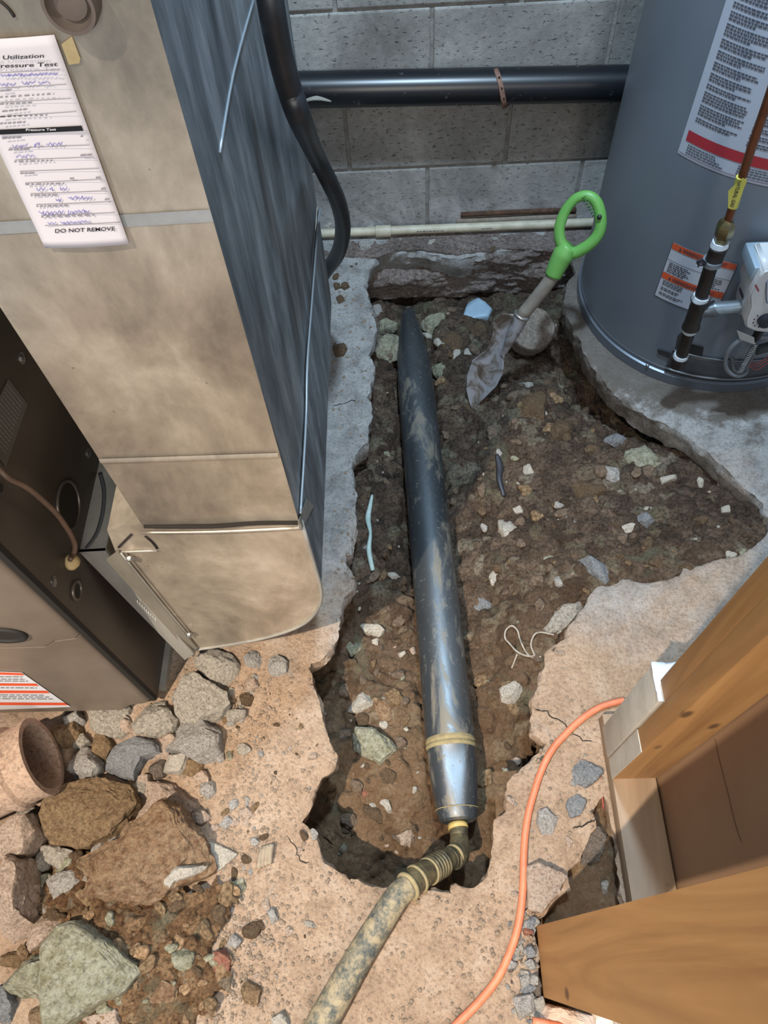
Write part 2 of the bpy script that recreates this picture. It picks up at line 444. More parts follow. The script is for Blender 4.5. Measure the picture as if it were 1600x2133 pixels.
# ---- block wall
m_block, nt, b = new_mat('grey_block'); v = tex_coord(nt)
b.inputs['Roughness'].default_value = .95; b.inputs['Specular IOR Level'].default_value = .15
n1 = noise(nt, v, 2.6, 8, .65, .6); n2 = noise(nt, v, 40, 8, .75)
c = ramp(nt, n1, [(.3, '6f6d69'), (.5, '979590'), (.7, 'b8b6b1')])
v2 = tex_coord(nt, (60, 60, 130))
pit = ramp(nt, noise(nt, v2, 1.0, 3, .6), [(.30, (1, 1, 1)), (.40, (0, 0, 0))])
c = mixc(nt, mathn(nt, 'MULTIPLY', pit, .55), c, '3f3d3a')
c = mixc(nt, .35, c, ramp(nt, n2, [(.3, (.45, .44, .43)), (.65, (1, 1, 1))]), 'MULTIPLY')
sep = nt.nodes.new('ShaderNodeSeparateXYZ'); nt.links.new(v, sep.inputs[0])
# white mineral bloom low on the wall, rusty brown behind the pipe
low = nt.nodes.new('ShaderNodeMapRange'); low.inputs['From Min'].default_value = .16; low.inputs['From Max'].default_value = .0
nt.links.new(sep.outputs[2], low.inputs['Value'])
eff = ramp(nt, noise(nt, v, 9, 8, .75, .8), [(.42, (0, 0, 0)), (.6, (1, 1, 1))])
c = mixc(nt, mathn(nt, 'MULTIPLY', eff, mathn(nt, 'MULTIPLY', low.outputs[0], .7)), c, 'c4c3c4')
nt.links.new(c, b.inputs['Base Color'])
bump(nt, b, mathn(nt, 'SUBTRACT', mathn(nt, 'MULTIPLY', n2, .6), pit), .9, .004)
m_mortar = plain('mortar', '6e6b66', .95, 0, '908d88', 30, .6, 90)
WY = 2.007
mb = MB()
for zi, (z0, z1, off) in enumerate(((0.002, .203, .087), (.212, .425, -.143), (.434, .640, .096), (.649, .86, -.143), (.869, 1.07, .096), (1.08, 1.28, -.143), (1.29, 1.49, .096))):
    k = -6
    while off + k*.458 < 1.9:
        x0 = off + k*.458 + .005; x1 = x0 + .448; k += 1
        if x1 < -2.0: continue
        mb.box(x0, x1, WY, WY+.15, z0, z1, .004)
wall = struct(mb.obj('wall_back', m_block, smooth=False, origin=(0, WY, 0)))
mb = MB(); mb.box(-2.2, 2.2, WY+.006, WY+.16, 0, 1.49)
mo = struct(mb.obj('mortar_bed', m_mortar, wall, smooth=False)); 
# brown crack strip on top of the footing at the wall foot
# ---- footing under the wall (rough face)
def footing():
    nx, nz = 220, 60; V = []; F = []
    x0, x1 = -.30, .80
    for i in range(nx+1):
        x = x0 + (x1-x0)*i/nx
        for j in range(nz+1):
            t = j/nz
            z = .002 - .205*t - .012*float(fbm(x*9, 1.3, 7, 3))
            y = 1.872 + .03*t*t + float(fbm(x*11, z*26, 12, 6))*.05 + float(fbm(x*45, z*70, 15, 3))*.012
            # hollow under the lip at the left
            g = math.exp(-((x-.03)/.085)**2 - ((z+.045)/.035)**2)
            y += .15*g
            if j == 0: y -= 0.0
            V.append((x, y, z))
    for i in range(nx):
        for j in range(nz):
            a = i*(nz+1)+j; F.append((a, a+1, a+nz+2, a+nz+1))
    n = len(V)
    for i in range(nx+1):          # underside going back
        x = x0 + (x1-x0)*i/nx; V.append((x, 2.15, -.22))
    for i in range(nx):
        F.append((i*(nz+1)+nz, n+i, n+i+1, (i+1)*(nz+1)+nz))
    for i in range(nx+1):
        x = x0 + (x1-x0)*i/nx; V.append((x, 2.15, -.01))
    for i in range(nx):
        F.append((i*(nz+1), (i+1)*(nz+1), n+nx+1+i+1, n+nx+1+i))
    return V, F
m_foot = stone_mat('footing_concrete', ['4f3f35', '75655a', '96897f'], 'a89c96', 9, bmp=1.0, bscale=45)
V, F = footing()
struct(mk('trim_1', V, F, m_foot, origin=(0, 1.87, -.2)))

# ---- the pit: a cloddy bed of soil
CTRL = [ # px, py, z
 (850,640,-.27),(800,660,-.22),(900,650,-.22),(960,700,-.18),(1040,640,-.20),(1120,620,-.20),(1180,600,-.2),(800,760,-.17),(800,850,-.165),(790,950,-.16),
 (950,800,-.18),(950,900,-.2),(950,1000,-.21),(1000,860,-.15),(1060,830,-.13),(1100,780,-.17),(1150,700,-.20),(1200,790,-.26),(1260,850,-.36),(1340,905,-.38),(1440,945,-.36),(1510,975,-.28),(860,618,-.40),(920,618,-.40),(800,625,-.36),
 (1100,900,-.12),(1180,960,-.13),(1250,1000,-.12),(1360,1030,-.11),(1460,1040,-.09),(1540,1060,-.06),(1590,1090,-.03),(1540,1130,-.03),(1440,1110,-.05),
 (1480,1160,-.022),(1400,1190,-.03),(1300,1190,-.04),(1220,1210,-.05),(1320,1110,-.08),(1200,1100,-.10),(1100,1060,-.14),(1100,1180,-.12),(1160,1280,-.08),(1050,1000,-.16),
 (990,1100,-.21),(1010,1250,-.2),(1020,1400,-.2),(1060,1460,-.17),(1080,1380,-.13),(1120,1320,-.08),(1080,1540,-.2),(1040,1600,-.22),(1020,1720,-.20),(980,1800,-.25),(940,1800,-.24),
 (760,1030,-.12),(765,1120,-.12),(770,1200,-.15),(745,1180,-.12),(800,1080,-.15),(825,1200,-.19),(845,1350,-.21),(760,1300,-.19),(740,1400,-.19),(690,1420,-.22),(700,1500,-.24),(780,1480,-.18),
 (860,1500,-.19),(800,1600,-.18),(860,1640,-.19),(740,1660,-.20),(690,1700,-.24),(760,1740,-.20),(850,1740,-.20),(700,1770,-.26),(800,1820,-.28),(880,1790,-.24),
 (1140,1560,-.3),(1120,1600,-.28)]
CP = np.array([P(*c) for c in CTRL])
# course of the boring tool through the trench
MOLE_A = P(851, 652, -.17)     # nose, far end
MOLE_B = P(950, 1706, -.135)   # tail, near end
def ground(X, Y):
    num = 0; den = 0
    for cx, cy, cz in CP:
        w = 1/(((X-cx)**2 + (Y-cy)**2) + .0012)**2
        num = num + w*cz; den = den + w
    return num/den
TX0, TX1, TY0, TY1, TS = -.45, 1.05, .02, 2.12, .0033
def clod_field(X, Y, base, n, rmin, rmax, rng, region=None, sink=.45, power=2.4, tint_rng=(0, 1)):
    x0, y0 = X[0, 0], Y[0, 0]; dx = X[0, 1]-X[0, 0]; ny, nx = X.shape
    Z = base.copy(); T = np.full(X.shape, .35) + fbm(X*20, Y*20, 77, 4)*.5
    for k in range(n):
        cx = rng.uniform(x0, X[0, -1]); cy = rng.uniform(y0, Y[-1, 0])
        if region is not None and not region(cx, cy): continue
        r = rmin + (rmax-rmin)*rng.random()**power
        i = int((cx-x0)/dx); j = int((cy-y0)/dx); w = int(r*1.5/dx)+2
        a, b_, c_, d = max(0, i-w), min(nx, i+w+1), max(0, j-w), min(ny, j+w+1)
        if a >= b_ or c_ >= d: continue
        xs = X[c_:d, a:b_]-cx; ys = Y[c_:d, a:b_]-cy
        th = rng.uniform(0, math.pi); asp = rng.uniform(.6, 1)
        u = xs*math.cos(th)+ys*math.sin(th); v_ = (-xs*math.sin(th)+ys*math.cos(th))/asp
        # lumpy, slightly squared outline
        an = np.arctan2(v_, u); lump = 1 + .16*np.sin(an*3+cx*90) + .10*np.sin(an*5+cy*130)
        q = (np.abs(u)**2.6 + np.abs(v_)**2.6)**(1/2.6)/(r*lump)
        dome = np.where(q < 1, (np.clip(1-q**2.6, 0, 1))**.55, -9)
        tx, ty = rng.uniform(-.35, .35, 2)
        h = base[min(j, ny-1), min(i, nx-1)] - r*sink + dome*r*rng.uniform(.7, 1.05) + (xs*tx+ys*ty)*(dome > 0)
        sub = Z[c_:d, a:b_]; m_ = (dome > 0) & (h > sub)
        sub[m_] = h[m_]; T[c_:d, a:b_][m_] = rng.uniform(*tint_rng)
    return Z, T
def grid_mesh(name, X, Y, Z, T, mat, mask=None, origin=(0, 0, 0)):
    ny, nx = X.shape; idx = np.arange(nx*ny).reshape(ny, nx)
    q = np.stack([idx[:-1, :-1], idx[:-1, 1:], idx[1:, 1:], idx[1:, :-1]], -1).reshape(-1, 4)
    if mask is not None: q = q[mask.ravel()[q].all(1)]
    used = np.unique(q); re = np.full(nx*ny, -1); re[used] = np.arange(len(used)); q = re[q]
    V = np.stack([X.ravel(), Y.ravel(), Z.ravel()], 1)[used] - np.array(origin)
    me = bpy.data.meshes.new(name)
    me.vertices.add(len(V)); me.vertices.foreach_set('co', V.ravel())
    me.loops.add(q.size); me.loops.foreach_set('vertex_index', q.ravel().astype(np.int32))
    me.polygons.add(len(q)); me.polygons.foreach_set('loop_start', np.arange(0, q.size, 4, dtype=np.int32))
    me.update(calc_edges=True)
    a = me.attributes.new('tint', 'FLOAT', 'POINT'); a.data.foreach_set('value', T.ravel()[used].astype(np.float32))
    me.polygons.foreach_set('use_smooth', [True]*len(me.polygons))
    me.materials.append(mat)
    o = bpy.data.objects.new(name, me); link(o); o.location = origin
    return o
X, Y = np.meshgrid(np.arange(TX0, TX1, TS), np.arange(TY0, TY1, TS))
base = ground(X, Y)
base += fbm(X*7, Y*7, 30, 4)*.045 + fbm(X*26, Y*26, 31, 4)*.022
# the groove the tool lies in
ax = MOLE_B[:2]-MOLE_A[:2]; L = np.linalg.norm(ax); ax /= L
s_ = (X-MOLE_A[0])*ax[0] + (Y-MOLE_A[1])*ax[1]; dd = np.abs((X-MOLE_A[0])*ax[1] - (Y-MOLE_A[1])*ax[0])
zc = MOLE_A[2] + (MOLE_B[2]-MOLE_A[2])*np.clip(s_/L, 0, 1)
gm = (s_ > -.1) & (s_ < L+.08)
base = np.where(gm & (dd < .085), np.minimum(base, zc-.045 - .04*np.sqrt(np.clip(1-(dd/.085)**2, 0, 1))), base)
wet = lambda x, y: True
Z, T = clod_field(X, Y, base, 24000, .0032, .036, np.random.default_rng(5), sink=.32, power=2.3)
Z += fbm(X*90, Y*90, 50, 3)*.004
Z = np.where(gm & (dd < .05), np.minimum(Z, zc-.058), Z)
# stays under the slab wherever it runs past the opening
ins = inside(hole_w, X, Y); de = edge_dist(hole_w[::4], X, Y)
lid = np.where(ins, -.012, np.clip(-.10 - de*.3, -1, -.105))
Z = np.minimum(Z, lid)
m_soil = soil_mat('dug_soil', '3f362f', '67574a', '837161', near=True)
pit = grid_mesh('dug_soil', X, Y, Z, T, m_soil)
tag(pit, 'cloddy brown soil forming the bed of the trench broken through the slab', 'soil', kind='stuff')
PITZ = Z; 
def soil_z(x, y):
    i = int((x-TX0)/TS); j = int((y-TY0)/TS)
    i = min(max(i, 0), PITZ.shape[1]-1); j = min(max(j, 0), PITZ.shape[0]-1)
    return float(PITZ[j, i])
def on_soil(px, py):
    """point of the soil bed seen at a picture position"""
    z = -.15
    for _ in range(14):
        p = P(px, py, z); z = .5*z + .5*soil_z(p[0], p[1])
    return P(px, py, z)

# =================================================================== STONES
_ico = {}
def ico(sub):
    if sub not in _ico:
        bm = bmesh.new(); bmesh.ops.create_icosphere(bm, subdivisions=sub, radius=1)
        bm.verts.index_update()
        _ico[sub] = (np.array([v.co[:] for v in bm.verts]), [[v.index for v in f.verts] for f in bm.faces]); bm.free()
    return _ico[sub]
def radial(poly):
    """footprint radius as a function of direction, from the polygon's centre"""
    poly = np.asarray(poly)[:, :2]; c = poly.mean(0)
    q = poly - c; n = len(q)
    def R(th):
        dx, dy = math.cos(th), math.sin(th); best = 0
        for i in range(n):
            a = q[i]; e = q[(i+1) % n]-a; det = dx*(-e[1]) + dy*e[0]
            if abs(det) < 1e-12: continue
            t = (a[0]*(-e[1]) + a[1]*e[0])/det; s = (dx*a[1] - dy*a[0])/det
            if t > 0 and -1e-6 <= s <= 1+1e-6: best = max(best, t)
        return best if best > 0 else float(np.linalg.norm(q, axis=1).mean())
    K = 180; tab = np.array([R(2*math.pi*k/K) for k in range(K)])
    return c, lambda th: np.interp(np.mod(th, 2*math.pi), np.arange(K+1)*2*math.pi/K, np.append(tab, tab[0]))
def rock_verts(R, h, seed, sub=4, facets=11, p=.40, q=.75, amp=.085, bottom=.5, tilt=None):
    D, F = ico(sub); rg = np.random.default_rng(seed)
    th = np.arctan2(D[:, 1], D[:, 0]); cz = np.sqrt(np.clip(1-D[:, 2]**2, 0, 1))
    r = R(th)*cz**p
    z = np.sign(D[:, 2])*np.abs(D[:, 2])**q*np.where(D[:, 2] > 0, h, h*bottom)
    V = np.stack([r*np.cos(th), r*np.sin(th), z], 1)
    size = float(np.mean(r))
    for k in range(facets):
        az = rg.uniform(0, 2*math.pi); el = rg.uniform(.25, 1.35)
        n = np.array([math.cos(az)*math.cos(el), math.sin(az)*math.cos(el), math.sin(el)])
        sup = (V@n).max(); d = sup*rg.uniform(.66, .93)
        e = V@n - d; m = e > 0; V[m] -= np.outer(e[m], n)*.94
    nz = Vector(rg.uniform(-50, 50, 3))
    for i in range(len(V)):
        c = Vector(V[i])
        f = mnoise.fractal((c+nz)*(2.2/size), 1.0, 2.1, 5, noise_basis='PERLIN_ORIGINAL')
        f2 = mnoise.cell((c+nz)*(4.5/size))-.5
        V[i] += D[i]*size*(amp*f + amp*.5*abs(mnoise.noise((c+nz)*(5.5/size))) + amp*.22*f2)
    if tilt is not None:
        V = V @ np.array(Matrix.Rotation(tilt[0], 3, 'X') @ Matrix.Rotation(tilt[1], 3, 'Y')).T
    return V, F
def rock(name, outline, h, mat, label, cat='stone', z0=None, seed=None, org=None, k=None, **kw):
    """one stone from its traced footprint, standing on the slab (z0=0) or on the soil (z0=None)"""
    pts = [(org[0]+x/k, org[1]+y/k) for x, y in outline] if org else outline
    cx = sum(p[0] for p in pts)/len(pts); cy = sum(p[1] for p in pts)/len(pts)
    if z0 is None:
        q = on_soil(cx, cy); zb = q[2]-h*.30
    else: zb = z0
    poly = [P(x, y, zb+h*.45)[:2] for x, y in pts]
    c, R0 = radial(poly); grow = kw.pop('grow', 1.10); R = lambda th: R0(th)*grow
    seed = seed if seed is not None else int(cx*7+cy*13)
    sz = max(R(0.), R(1.5))
    sub = kw.pop('sub', 5 if sz > .05 else (4 if sz > .016 else 3))
    V, F = rock_verts(R, h, seed, sub=sub, **kw)
    V = V + np.array([c[0], c[1], zb])
    o = mk(name, V, F, mat, origin=(c[0], c[1], zb), smooth=True, angle=24)
    return tag(o, label, cat)

grey1 = stone_mat('grey_rubble', ['8b8478', 'a9a296', 'c0b8aa'], 'cfc7b9', 16, agg=.4, aggcol='6f6a63')
grey2 = stone_mat('cool_rubble', ['7d7a76', 'a19c95', 'bcb8b2'], 'd0ccc6', 22, agg=.35, aggcol='625f5b')
pinkc = stone_mat('pink_rubble', ['a98f7d', 'c4a893', 'd2b9a4'], 'd9c6b4', 14, agg=.45, aggcol='8d7566')
brown = stone_mat('earthy_chunk', ['5f4a35', '82664a', '9f8160'], 'ad9472', 12, bmp=1.0, bscale=55)
redbr = stone_mat('reddish_chunk', ['664632', '8a6549', 'a58462'], 'b59b7c', 7, bmp=1.0, bscale=50)
green = stone_mat('greenish_stone', ['7b7250', '908b6c', 'a8a78e'], 'b9b9a6', 7, bmp=.8, bscale=60)
darkr = stone_mat('dark_stone', ['4a423a', '665b50', '7c7065'], '8a7e72', 20)
blueg = stone_mat('slate_grey_stone', ['5d6064', '7b7f83', '989b9d'], 'a8aaab', 22)
pale = stone_mat('pale_stone', ['a39b8c', 'c2baab', 'd8d0c2'], 'e0d9cc', 26)
redbk = stone_mat('red_brick', ['7c4635', '955b47', 'a97159'], 'b98570', 20)
soilr = stone_mat('soil_lump', ['4c3c30', '65513f', '7a6450'], '857057', 20, bmp=1.0, bscale=90)
C7 = ((0, 1300), 2.2857)
def r7(label, out, h, mat, z0=0.0, name='rubble_stone', cat='stone', **kw):
    return rock(name, out, h, mat, label, cat, z0=z0, org=C7[0], k=C7[1], **kw)

# loose earth spread under the rubble in the near left corner
HEAP = [(120,1790),(200,1770),(330,1800),(395,1838),(450,1830),(478,1852),(470,1890),(440,1915),(450,1960),(475,1985),(480,2040),(455,2090),(400,2140),(120,2140),(60,2000)]
heap_w = np.array([P(x, y, .01)[:2] for x, y in HEAP])
hx0, hy0 = heap_w.min(0)-.05; hx1, hy1 = heap_w.max(0)+.05
HX, HY = np.meshgrid(np.arange(hx0, hx1, .0026), np.arange(hy0, hy1, .0026))
hd = edge_dist(heap_w, HX, HY)*np.where(inside(heap_w, HX, HY), 1, -1) + fbm(HX*16, HY*16, 88, 4)*.09
hb = np.where(hd > 0, .004 + .024*np.clip(hd/.10, 0, 1) + fbm(HX*14, HY*14, 89, 3)*.012, -.02)
HZ, HT = clod_field(HX, HY, hb, 2600, .003, .021, np.random.default_rng(8), sink=.15, power=2.1)
HZ += fbm(HX*90, HY*90, 51, 3)*.003
m_heap = soil_mat('loose_earth', '5f4630', '8a6a4c', 'b0916e', 34)
mask = hb > 0
from_mask = mask.copy()
for _ in range(1):
    mm = from_mask.copy(); mm[1:] |= from_mask[:-1]; mm[:-1] |= from_mask[1:]; mm[:, 1:] |= from_mask[:, :-1]; mm[:, :-1] |= from_mask[:, 1:]; from_mask = mm
o = grid_mesh('loose_earth', HX, HY, HZ, HT, m_heap, mask=from_mask)
tag(o, 'heap of loose brown earth crumbs spread among the rubble in the near left corner', 'soil', kind='stuff')

r7('grey beige broken concrete lump touching the end of the duct elbow', [(930,170),(1000,120),(1090,135),(1130,190),(1100,240),(1050,290),(990,260),(940,210)], .055, grey1)
r7('big pale rounded concrete lump at the near corner of the furnace foot', [(830,250),(930,235),(1000,280),(1065,320),(1075,370),(1030,420),(980,465),(880,470),(830,430),(825,340)], .085, grey1, p=.5)
r7('small grey stone below the duct elbow, left one of a close pair', [(1155,150),(1215,120),(1245,160),(1235,205),(1170,190)], .026, grey2)
r7('speckled grey stone below the duct elbow, right one of a close pair', [(1280,170),(1320,145),(1365,175),(1360,235),(1310,250),(1275,220)], .026, grey2)
r7('tan and grey chunk just under the front corner of the furnace', [(620,440),(700,385),(790,400),(830,450),(810,500),(760,560),(690,520),(630,520)], .06, grey1)
r7('flat beige chunk under the middle of the furnace front', [(425,410),(560,405),(605,450),(590,500),(560,535),(470,520),(430,490)], .05, grey1)
r7('shaded brown lump between the clay pipe mouth and the furnace', [(240,490),(330,435),(400,470),(400,520),(340,570),(290,580)], .05, brown)
r7('small beige stone behind the clay pipe mouth', [(340,530),(390,520),(420,555),(380,590),(335,575)], .045, grey1)
r7('block shaped tan stone above the cool grey rubble, beside a dark gap', [(425,530),(520,525),(530,580),(500,640),(430,600)], .05, brown)
r7('grey rock resting against the rim of the clay pipe', [(320,590),(380,580),(460,600),(475,680),(440,730),(370,750),(320,690)], .06, grey2)
r7('long bluish grey rock slanting up towards the furnace', [(490,680),(540,600),(600,560),(680,520),(750,570),(750,620),(680,630),(640,700),(620,750),(520,730)], .06, blueg)
r7('large grey and pink crusted rock in the middle of the rubble edge', [(770,560),(840,480),(1000,460),(1040,500),(1035,600),(980,670),(920,640),(850,600),(790,600)], .06, grey2)
r7('flat cream stone tucked under the large crusted rock', [(750,640),(800,605),(880,610),(900,660),(850,705),(770,700)], .04, pale)
r7('squarish brown earthy block with a green patch beside the clay pipe', [(230,860),(330,780),(440,745),(540,750),(620,790),(650,860),(600,930),(540,1000),(400,1050),(250,1040),(235,940)], .075, brown, name='earth_block', cat='rubble', facets=2, p=.22, q=.4)
r7('large reddish brown slab of earth and concrete with a white patch, tallest of the rubble', [(370,1110),(480,1090),(600,1010),(730,910),(790,855),(870,880),(890,960),(960,1040),(1000,1160),(900,1210),(830,1230),(790,1280),(700,1310),(450,1280),(440,1180)], .095, redbr, name='earth_slab', cat='rubble', facets=3, p=.24, q=.45, amp=.10)
r7('white plaster like patch on the corner of the large reddish slab', [(755,1190),(800,1160),(900,1150),(975,1160),(900,1200),(830,1225),(790,1275),(765,1230)], .028, pale, z0=.055, name='mortar_scab', cat='stone')
r7('thin white triangular flake pointing away from the large reddish slab', [(985,1040),(1030,1050),(1125,1095),(1070,1150),(1010,1185)], .012, pale, facets=1, p=.2, q=.3)
r7('grey marbled rock right of the dark gap in the left rubble', [(210,1240),(300,1170),(380,1145),(385,1220),(340,1300),(290,1350),(230,1310)], .055, grey2)
r7('grey rock directly below the squarish brown block', [(165,1060),(240,1050),(340,1080),(345,1130),(280,1165),(200,1120)], .06, grey1)
r7('huge pebbly concrete boulder cut by the left edge', [(-60,1130),(70,1110),(140,1140),(150,1250),(120,1400),(140,1450),(60,1590),(-40,1600)], .12, pinkc, name='concrete_boulder')
r7('smooth faced beige concrete piece above the pebbly boulder', [(-40,1030),(100,930),(170,915),(190,1000),(130,1100),(60,1130),(-30,1100)], .10, pinkc, facets=3, p=.25, q=.5)
r7('large flat olive grey triangular slab nearest to the camera', [(310,1450),(400,1430),(460,1470),(560,1550),(660,1650),(600,1740),(470,1800),(330,1900),(250,1904),(230,1750),(240,1550)], .085, green, name='stone_slab', facets=1, p=.18, q=.35, amp=.06)
r7('yellowish green lump left of the flat triangular slab', [(20,1700),(60,1620),(200,1520),(260,1560),(230,1700),(210,1790),(100,1810),(30,1790)], .075, green)
r7('pink and orange stained rock between the boulder and the flat slab', [(130,1500),(160,1400),(240,1370),(300,1440),(230,1500),(130,1570)], .055, pinkc)
r7('cream aggregate piece at the bottom edge under the flat slab', [(380,1890),(460,1840),(540,1790),(560,1850),(555,1930),(380,1930)], .05, pinkc)
r7('rounded tan lump right of the flat slab tip', [(590,1500),(640,1455),(690,1490),(680,1540),(620,1560)], .045, brown, p=.6)
r7('red brick fragment on the dusty slab', [(980,1580),(1060,1550),(1095,1600),(1080,1660),(1020,1680),(975,1630)], .035, redbk, name='brick_fragment', cat='brick')
r7('olive stone with a pale face left of the red brick fragment', [(820,1570),(880,1530),(920,1570),(910,1640),(860,1650),(815,1620)], .045, green, z0=.015)
r7('dark brown clod right of the red brick fragment', [(1150,1450),(1220,1400),(1240,1440),(1220,1500),(1160,1490)], .03, soilr, name='soil_clod', cat='clod')
r7('grey stone touching the dark clod on its left', [(1070,1530),(1110,1470),(1150,1510),(1120,1545)], .028, grey2)
r7('crumbly brown clod alone near the bottom, right of the heap', [(1130,1740),(1190,1690),(1240,1740),(1220,1810),(1150,1800)], .03, brown, name='soil_clod', cat='clod')
r7('green grey pebble on the slab below the white flake', [(1100,1230),(1150,1210),(1170,1260),(1130,1300),(1105,1270)], .025, green)
r7('grey chip upper of three in a row left of the hole', [(1085,850),(1130,825),(1135,860),(1100,890)], .012, grey2)
r7('peach coloured flake right of the grey chips', [(1130,890),(1190,865),(1220,890),(1170,935)], .010, pinkc)
r7('grey chip lowest of three in a row left of the hole', [(1040,960),(1080,910),(1110,940),(1070,975)], .016, grey2)
r7('white stone with a dark side at the bottom edge left of the hose', [(1290,1880),(1340,1850),(1385,1904),(1300,1930)], .03, pale)
r7('knobbly concrete crust standing behind the large reddish slab', [(640,840),(670,760),(730,720),(800,725),(860,790),(920,850),(880,900),(790,850),(720,900),(640,970),(630,900)], .035, pinkc)
r7('long grey chip wedged between brown block and reddish slab', [(490,1080),(520,1030),(590,990),(625,985),(560,1040),(500,1090)], .06, grey2)
r7('small light stone between marbled rock and reddish slab', [(385,1190),(430,1150),(450,1190),(440,1240),(400,1240)], .05, grey1)
r7('small upright grey chip beside the brown block', [(425,1070),(460,1035),(495,1040),(480,1090),(430,1105)], .05, grey2)
r7('dusty flat stone above the green pebble row near the heap edge', [(1125,580),(1170,555),(1195,600),(1160,622),(1130,610)], .014, grey1)
r7('grey oval pebble pair, left one, by the crusted rock', [(1030,610),(1060,600),(1070,650),(1045,668),(1028,640)], .02, grey2)
r7('green oval pebble touching the grey oval one', [(1075,610),(1100,595),(1105,635),(1085,650)], .018, green)
r7('light knobbly stone at the right of the pale rounded lump', [(1050,410),(1110,400),(1170,405),(1165,440),(1110,465),(1055,445)], .025, grey1)
r7('brown clod below the duct elbow pair', [(1140,340),(1180,325),(1210,350),(1190,385),(1150,380)], .022, soilr, name='soil_clod', cat='clod')
r7('small tan chunk beside the brown clod under the elbow', [(1170,260),(1220,240),(1230,290),(1190,320),(1165,300)], .022, pinkc)
r7('grey stone left lower corner next to the yellowish lump', [(-30,1720),(20,1740),(50,1810),(20,1900),(-30,1904)], .06, blueg)
r7('round brown knob under the yellowish lump', [(130,1840),(180,1815),(230,1850),(210,1904),(140,1904)], .04, brown, p=.6)
r7('speckled grey chips cluster above the grey chip row', [(960,760),(1010,740),(1030,790),(990,830),(950,800)], .02, grey2)
r7('small greyish flake right of the white flake', [(1185,1020),(1220,1010),(1235,1040),(1205,1062)], .012, grey2)
r7('elongated pale stone lower right of the green pebble', [(1270,1370),(1300,1340),(1325,1410),(1290,1430)], .018, grey2)
r7('orange brown stone in the heap left of the red brick fragment', [(690,1720),(760,1690),(830,1720),(820,1800),(740,1820),(690,1780)], .04, redbr, z0=.012)

rgf = np.random.default_rng(77); nf = 0
fill_pts = [(150,1500),(205,1490),(262,1512),(300,1530),(350,1545),(330,1600),(300,1625),(120,1640),(150,1650),(170,1640),(285,1640),(60,1700),(95,1725),(90,1790),(65,1830),(85,1860),(170,1830),(150,1790),(60,1905),(95,1945),(110,1900),(270,1640),(245,1790),(330,1560),(400,1600),(420,1620),(250,1475),(330,1475),(15,1900),(20,2000),(205,1950),(420,1700),(455,1420),(480,1440),(520,1440),(470,1500),(500,1480),(440,1540)]
for (x, y) in fill_pts:
    r_ = rgf.uniform(13, 27) if x < 430 else rgf.uniform(8, 13); n_ = 7
    o = rock('rubble_stone', [(x+r_*rgf.uniform(.7, 1.2)*math.cos(2*math.pi*k/n_), y+r_*rgf.uniform(.6, 1.1)*math.sin(2*math.pi*k/n_)) for k in range(n_)], rgf.uniform(.02, .04) if x < 430 else .016,
         [grey1, grey2, pinkc, brown, darkr, grey1][int(rgf.integers(6))], 'smaller lump of rubble wedged among the larger stones in the near left pile', 'stone', z0=-.002, facets=9)
    o['group'] = 'smaller lumps filling the rubble pile'
# weathered wood splinter on the slab
m_wood_old = plain('old_wood', '6f6254', .9, 0, 'a39681', 30, .7, 60)
mb = MB()
for k in range(4):
    a = P(540+k*7, 1808-k*3, .006); b_ = P(545+k*7, 1765-k*2, .012)
    mb.tube([a, (a+b_)/2+np.array([0, 0, .002]), b_], .006, seg=5, smooth=2)
tag(mb.obj('wood_splinter', m_wood_old), 'weathered wood splinter lying on the dusty slab left of the hole', 'wood')

# ---- stones lying in and around the trench
C5 = ((500, 1100), 2.4615)
def r5(label, out, h, mat, name='trench_stone', cat='stone', **kw): return rock(name, out, h, mat, label, cat, org=C5[0], k=C5[1], **kw)
r5('large greenish grey stone left of the boring tool tail', [(585,1060),(600,1025),(680,1030),(760,1080),(805,1130),(740,1180),(720,1205),(640,1170),(590,1130)], .05, green, facets=4)
r5('leaf shaped pale stone above the large greenish stone', [(550,910),(580,880),(650,825),(695,850),(670,910),(600,940),(560,930)], .03, pale)
r5('pinkish rounded lump right of the leaf shaped stone', [(680,880),(720,855),(770,900),(775,980),(700,985)], .035, redbr)
r5('pale green cube shaped chip near the slab edge', [(540,590),(600,560),(630,610),(570,655)], .022, green)
r5('oblong white stone above the cube shaped chip', [(610,485),(700,490),(740,520),(710,550),(640,530)], .025, pale)
r5('tiny white cube right of the pale green chip', [(675,565),(710,565),(705,605),(680,600)], .014, pale)
r5('small grey white pebble left of the tool, upper of two', [(805,635),(850,630),(860,655),(820,660)], .014, pale)
r5('small tan pebble touching the left side of the tool', [(860,620),(890,605),(905,640),(880,655)], .014, pinkc)
r5('white chip left of the tool beside the large greenish stone', [(835,1020),(855,1010),(868,1040),(850,1050)], .012, pale)
r5('blue grey slanted stone right of the tool above the string', [(1190,350),(1250,345),(1295,390),(1270,430),(1210,410)], .025, blueg)
r5('knobbly cream stone below the string loops', [(1335,820),(1380,780),(1440,770),(1455,820),(1400,900),(1350,895)], .04, pale)
r5('narrow white stone standing right of the tool', [(1280,240),(1300,195),(1330,195),(1310,290),(1290,280)], .025, pale)
r5('flat white flake left of the tool near the green trench lip', [(730,220),(790,225),(825,250),(780,260)], .012, pale)
r5('long red brick shard in the near end of the trench', [(580,1395),(640,1340),(690,1320),(695,1345),(620,1400)], .02, redbk, name='brick_shard', cat='brick')
r5('white broken chip right of the red brick shard', [(700,1400),(760,1390),(780,1450),(760,1470),(740,1430)], .02, pale)
r5('pinkish marbled rock in the shadow edge at the near end of the trench', [(800,1580),(860,1550),(905,1550),(915,1590),(880,1630),(820,1620)], .035, pinkc)
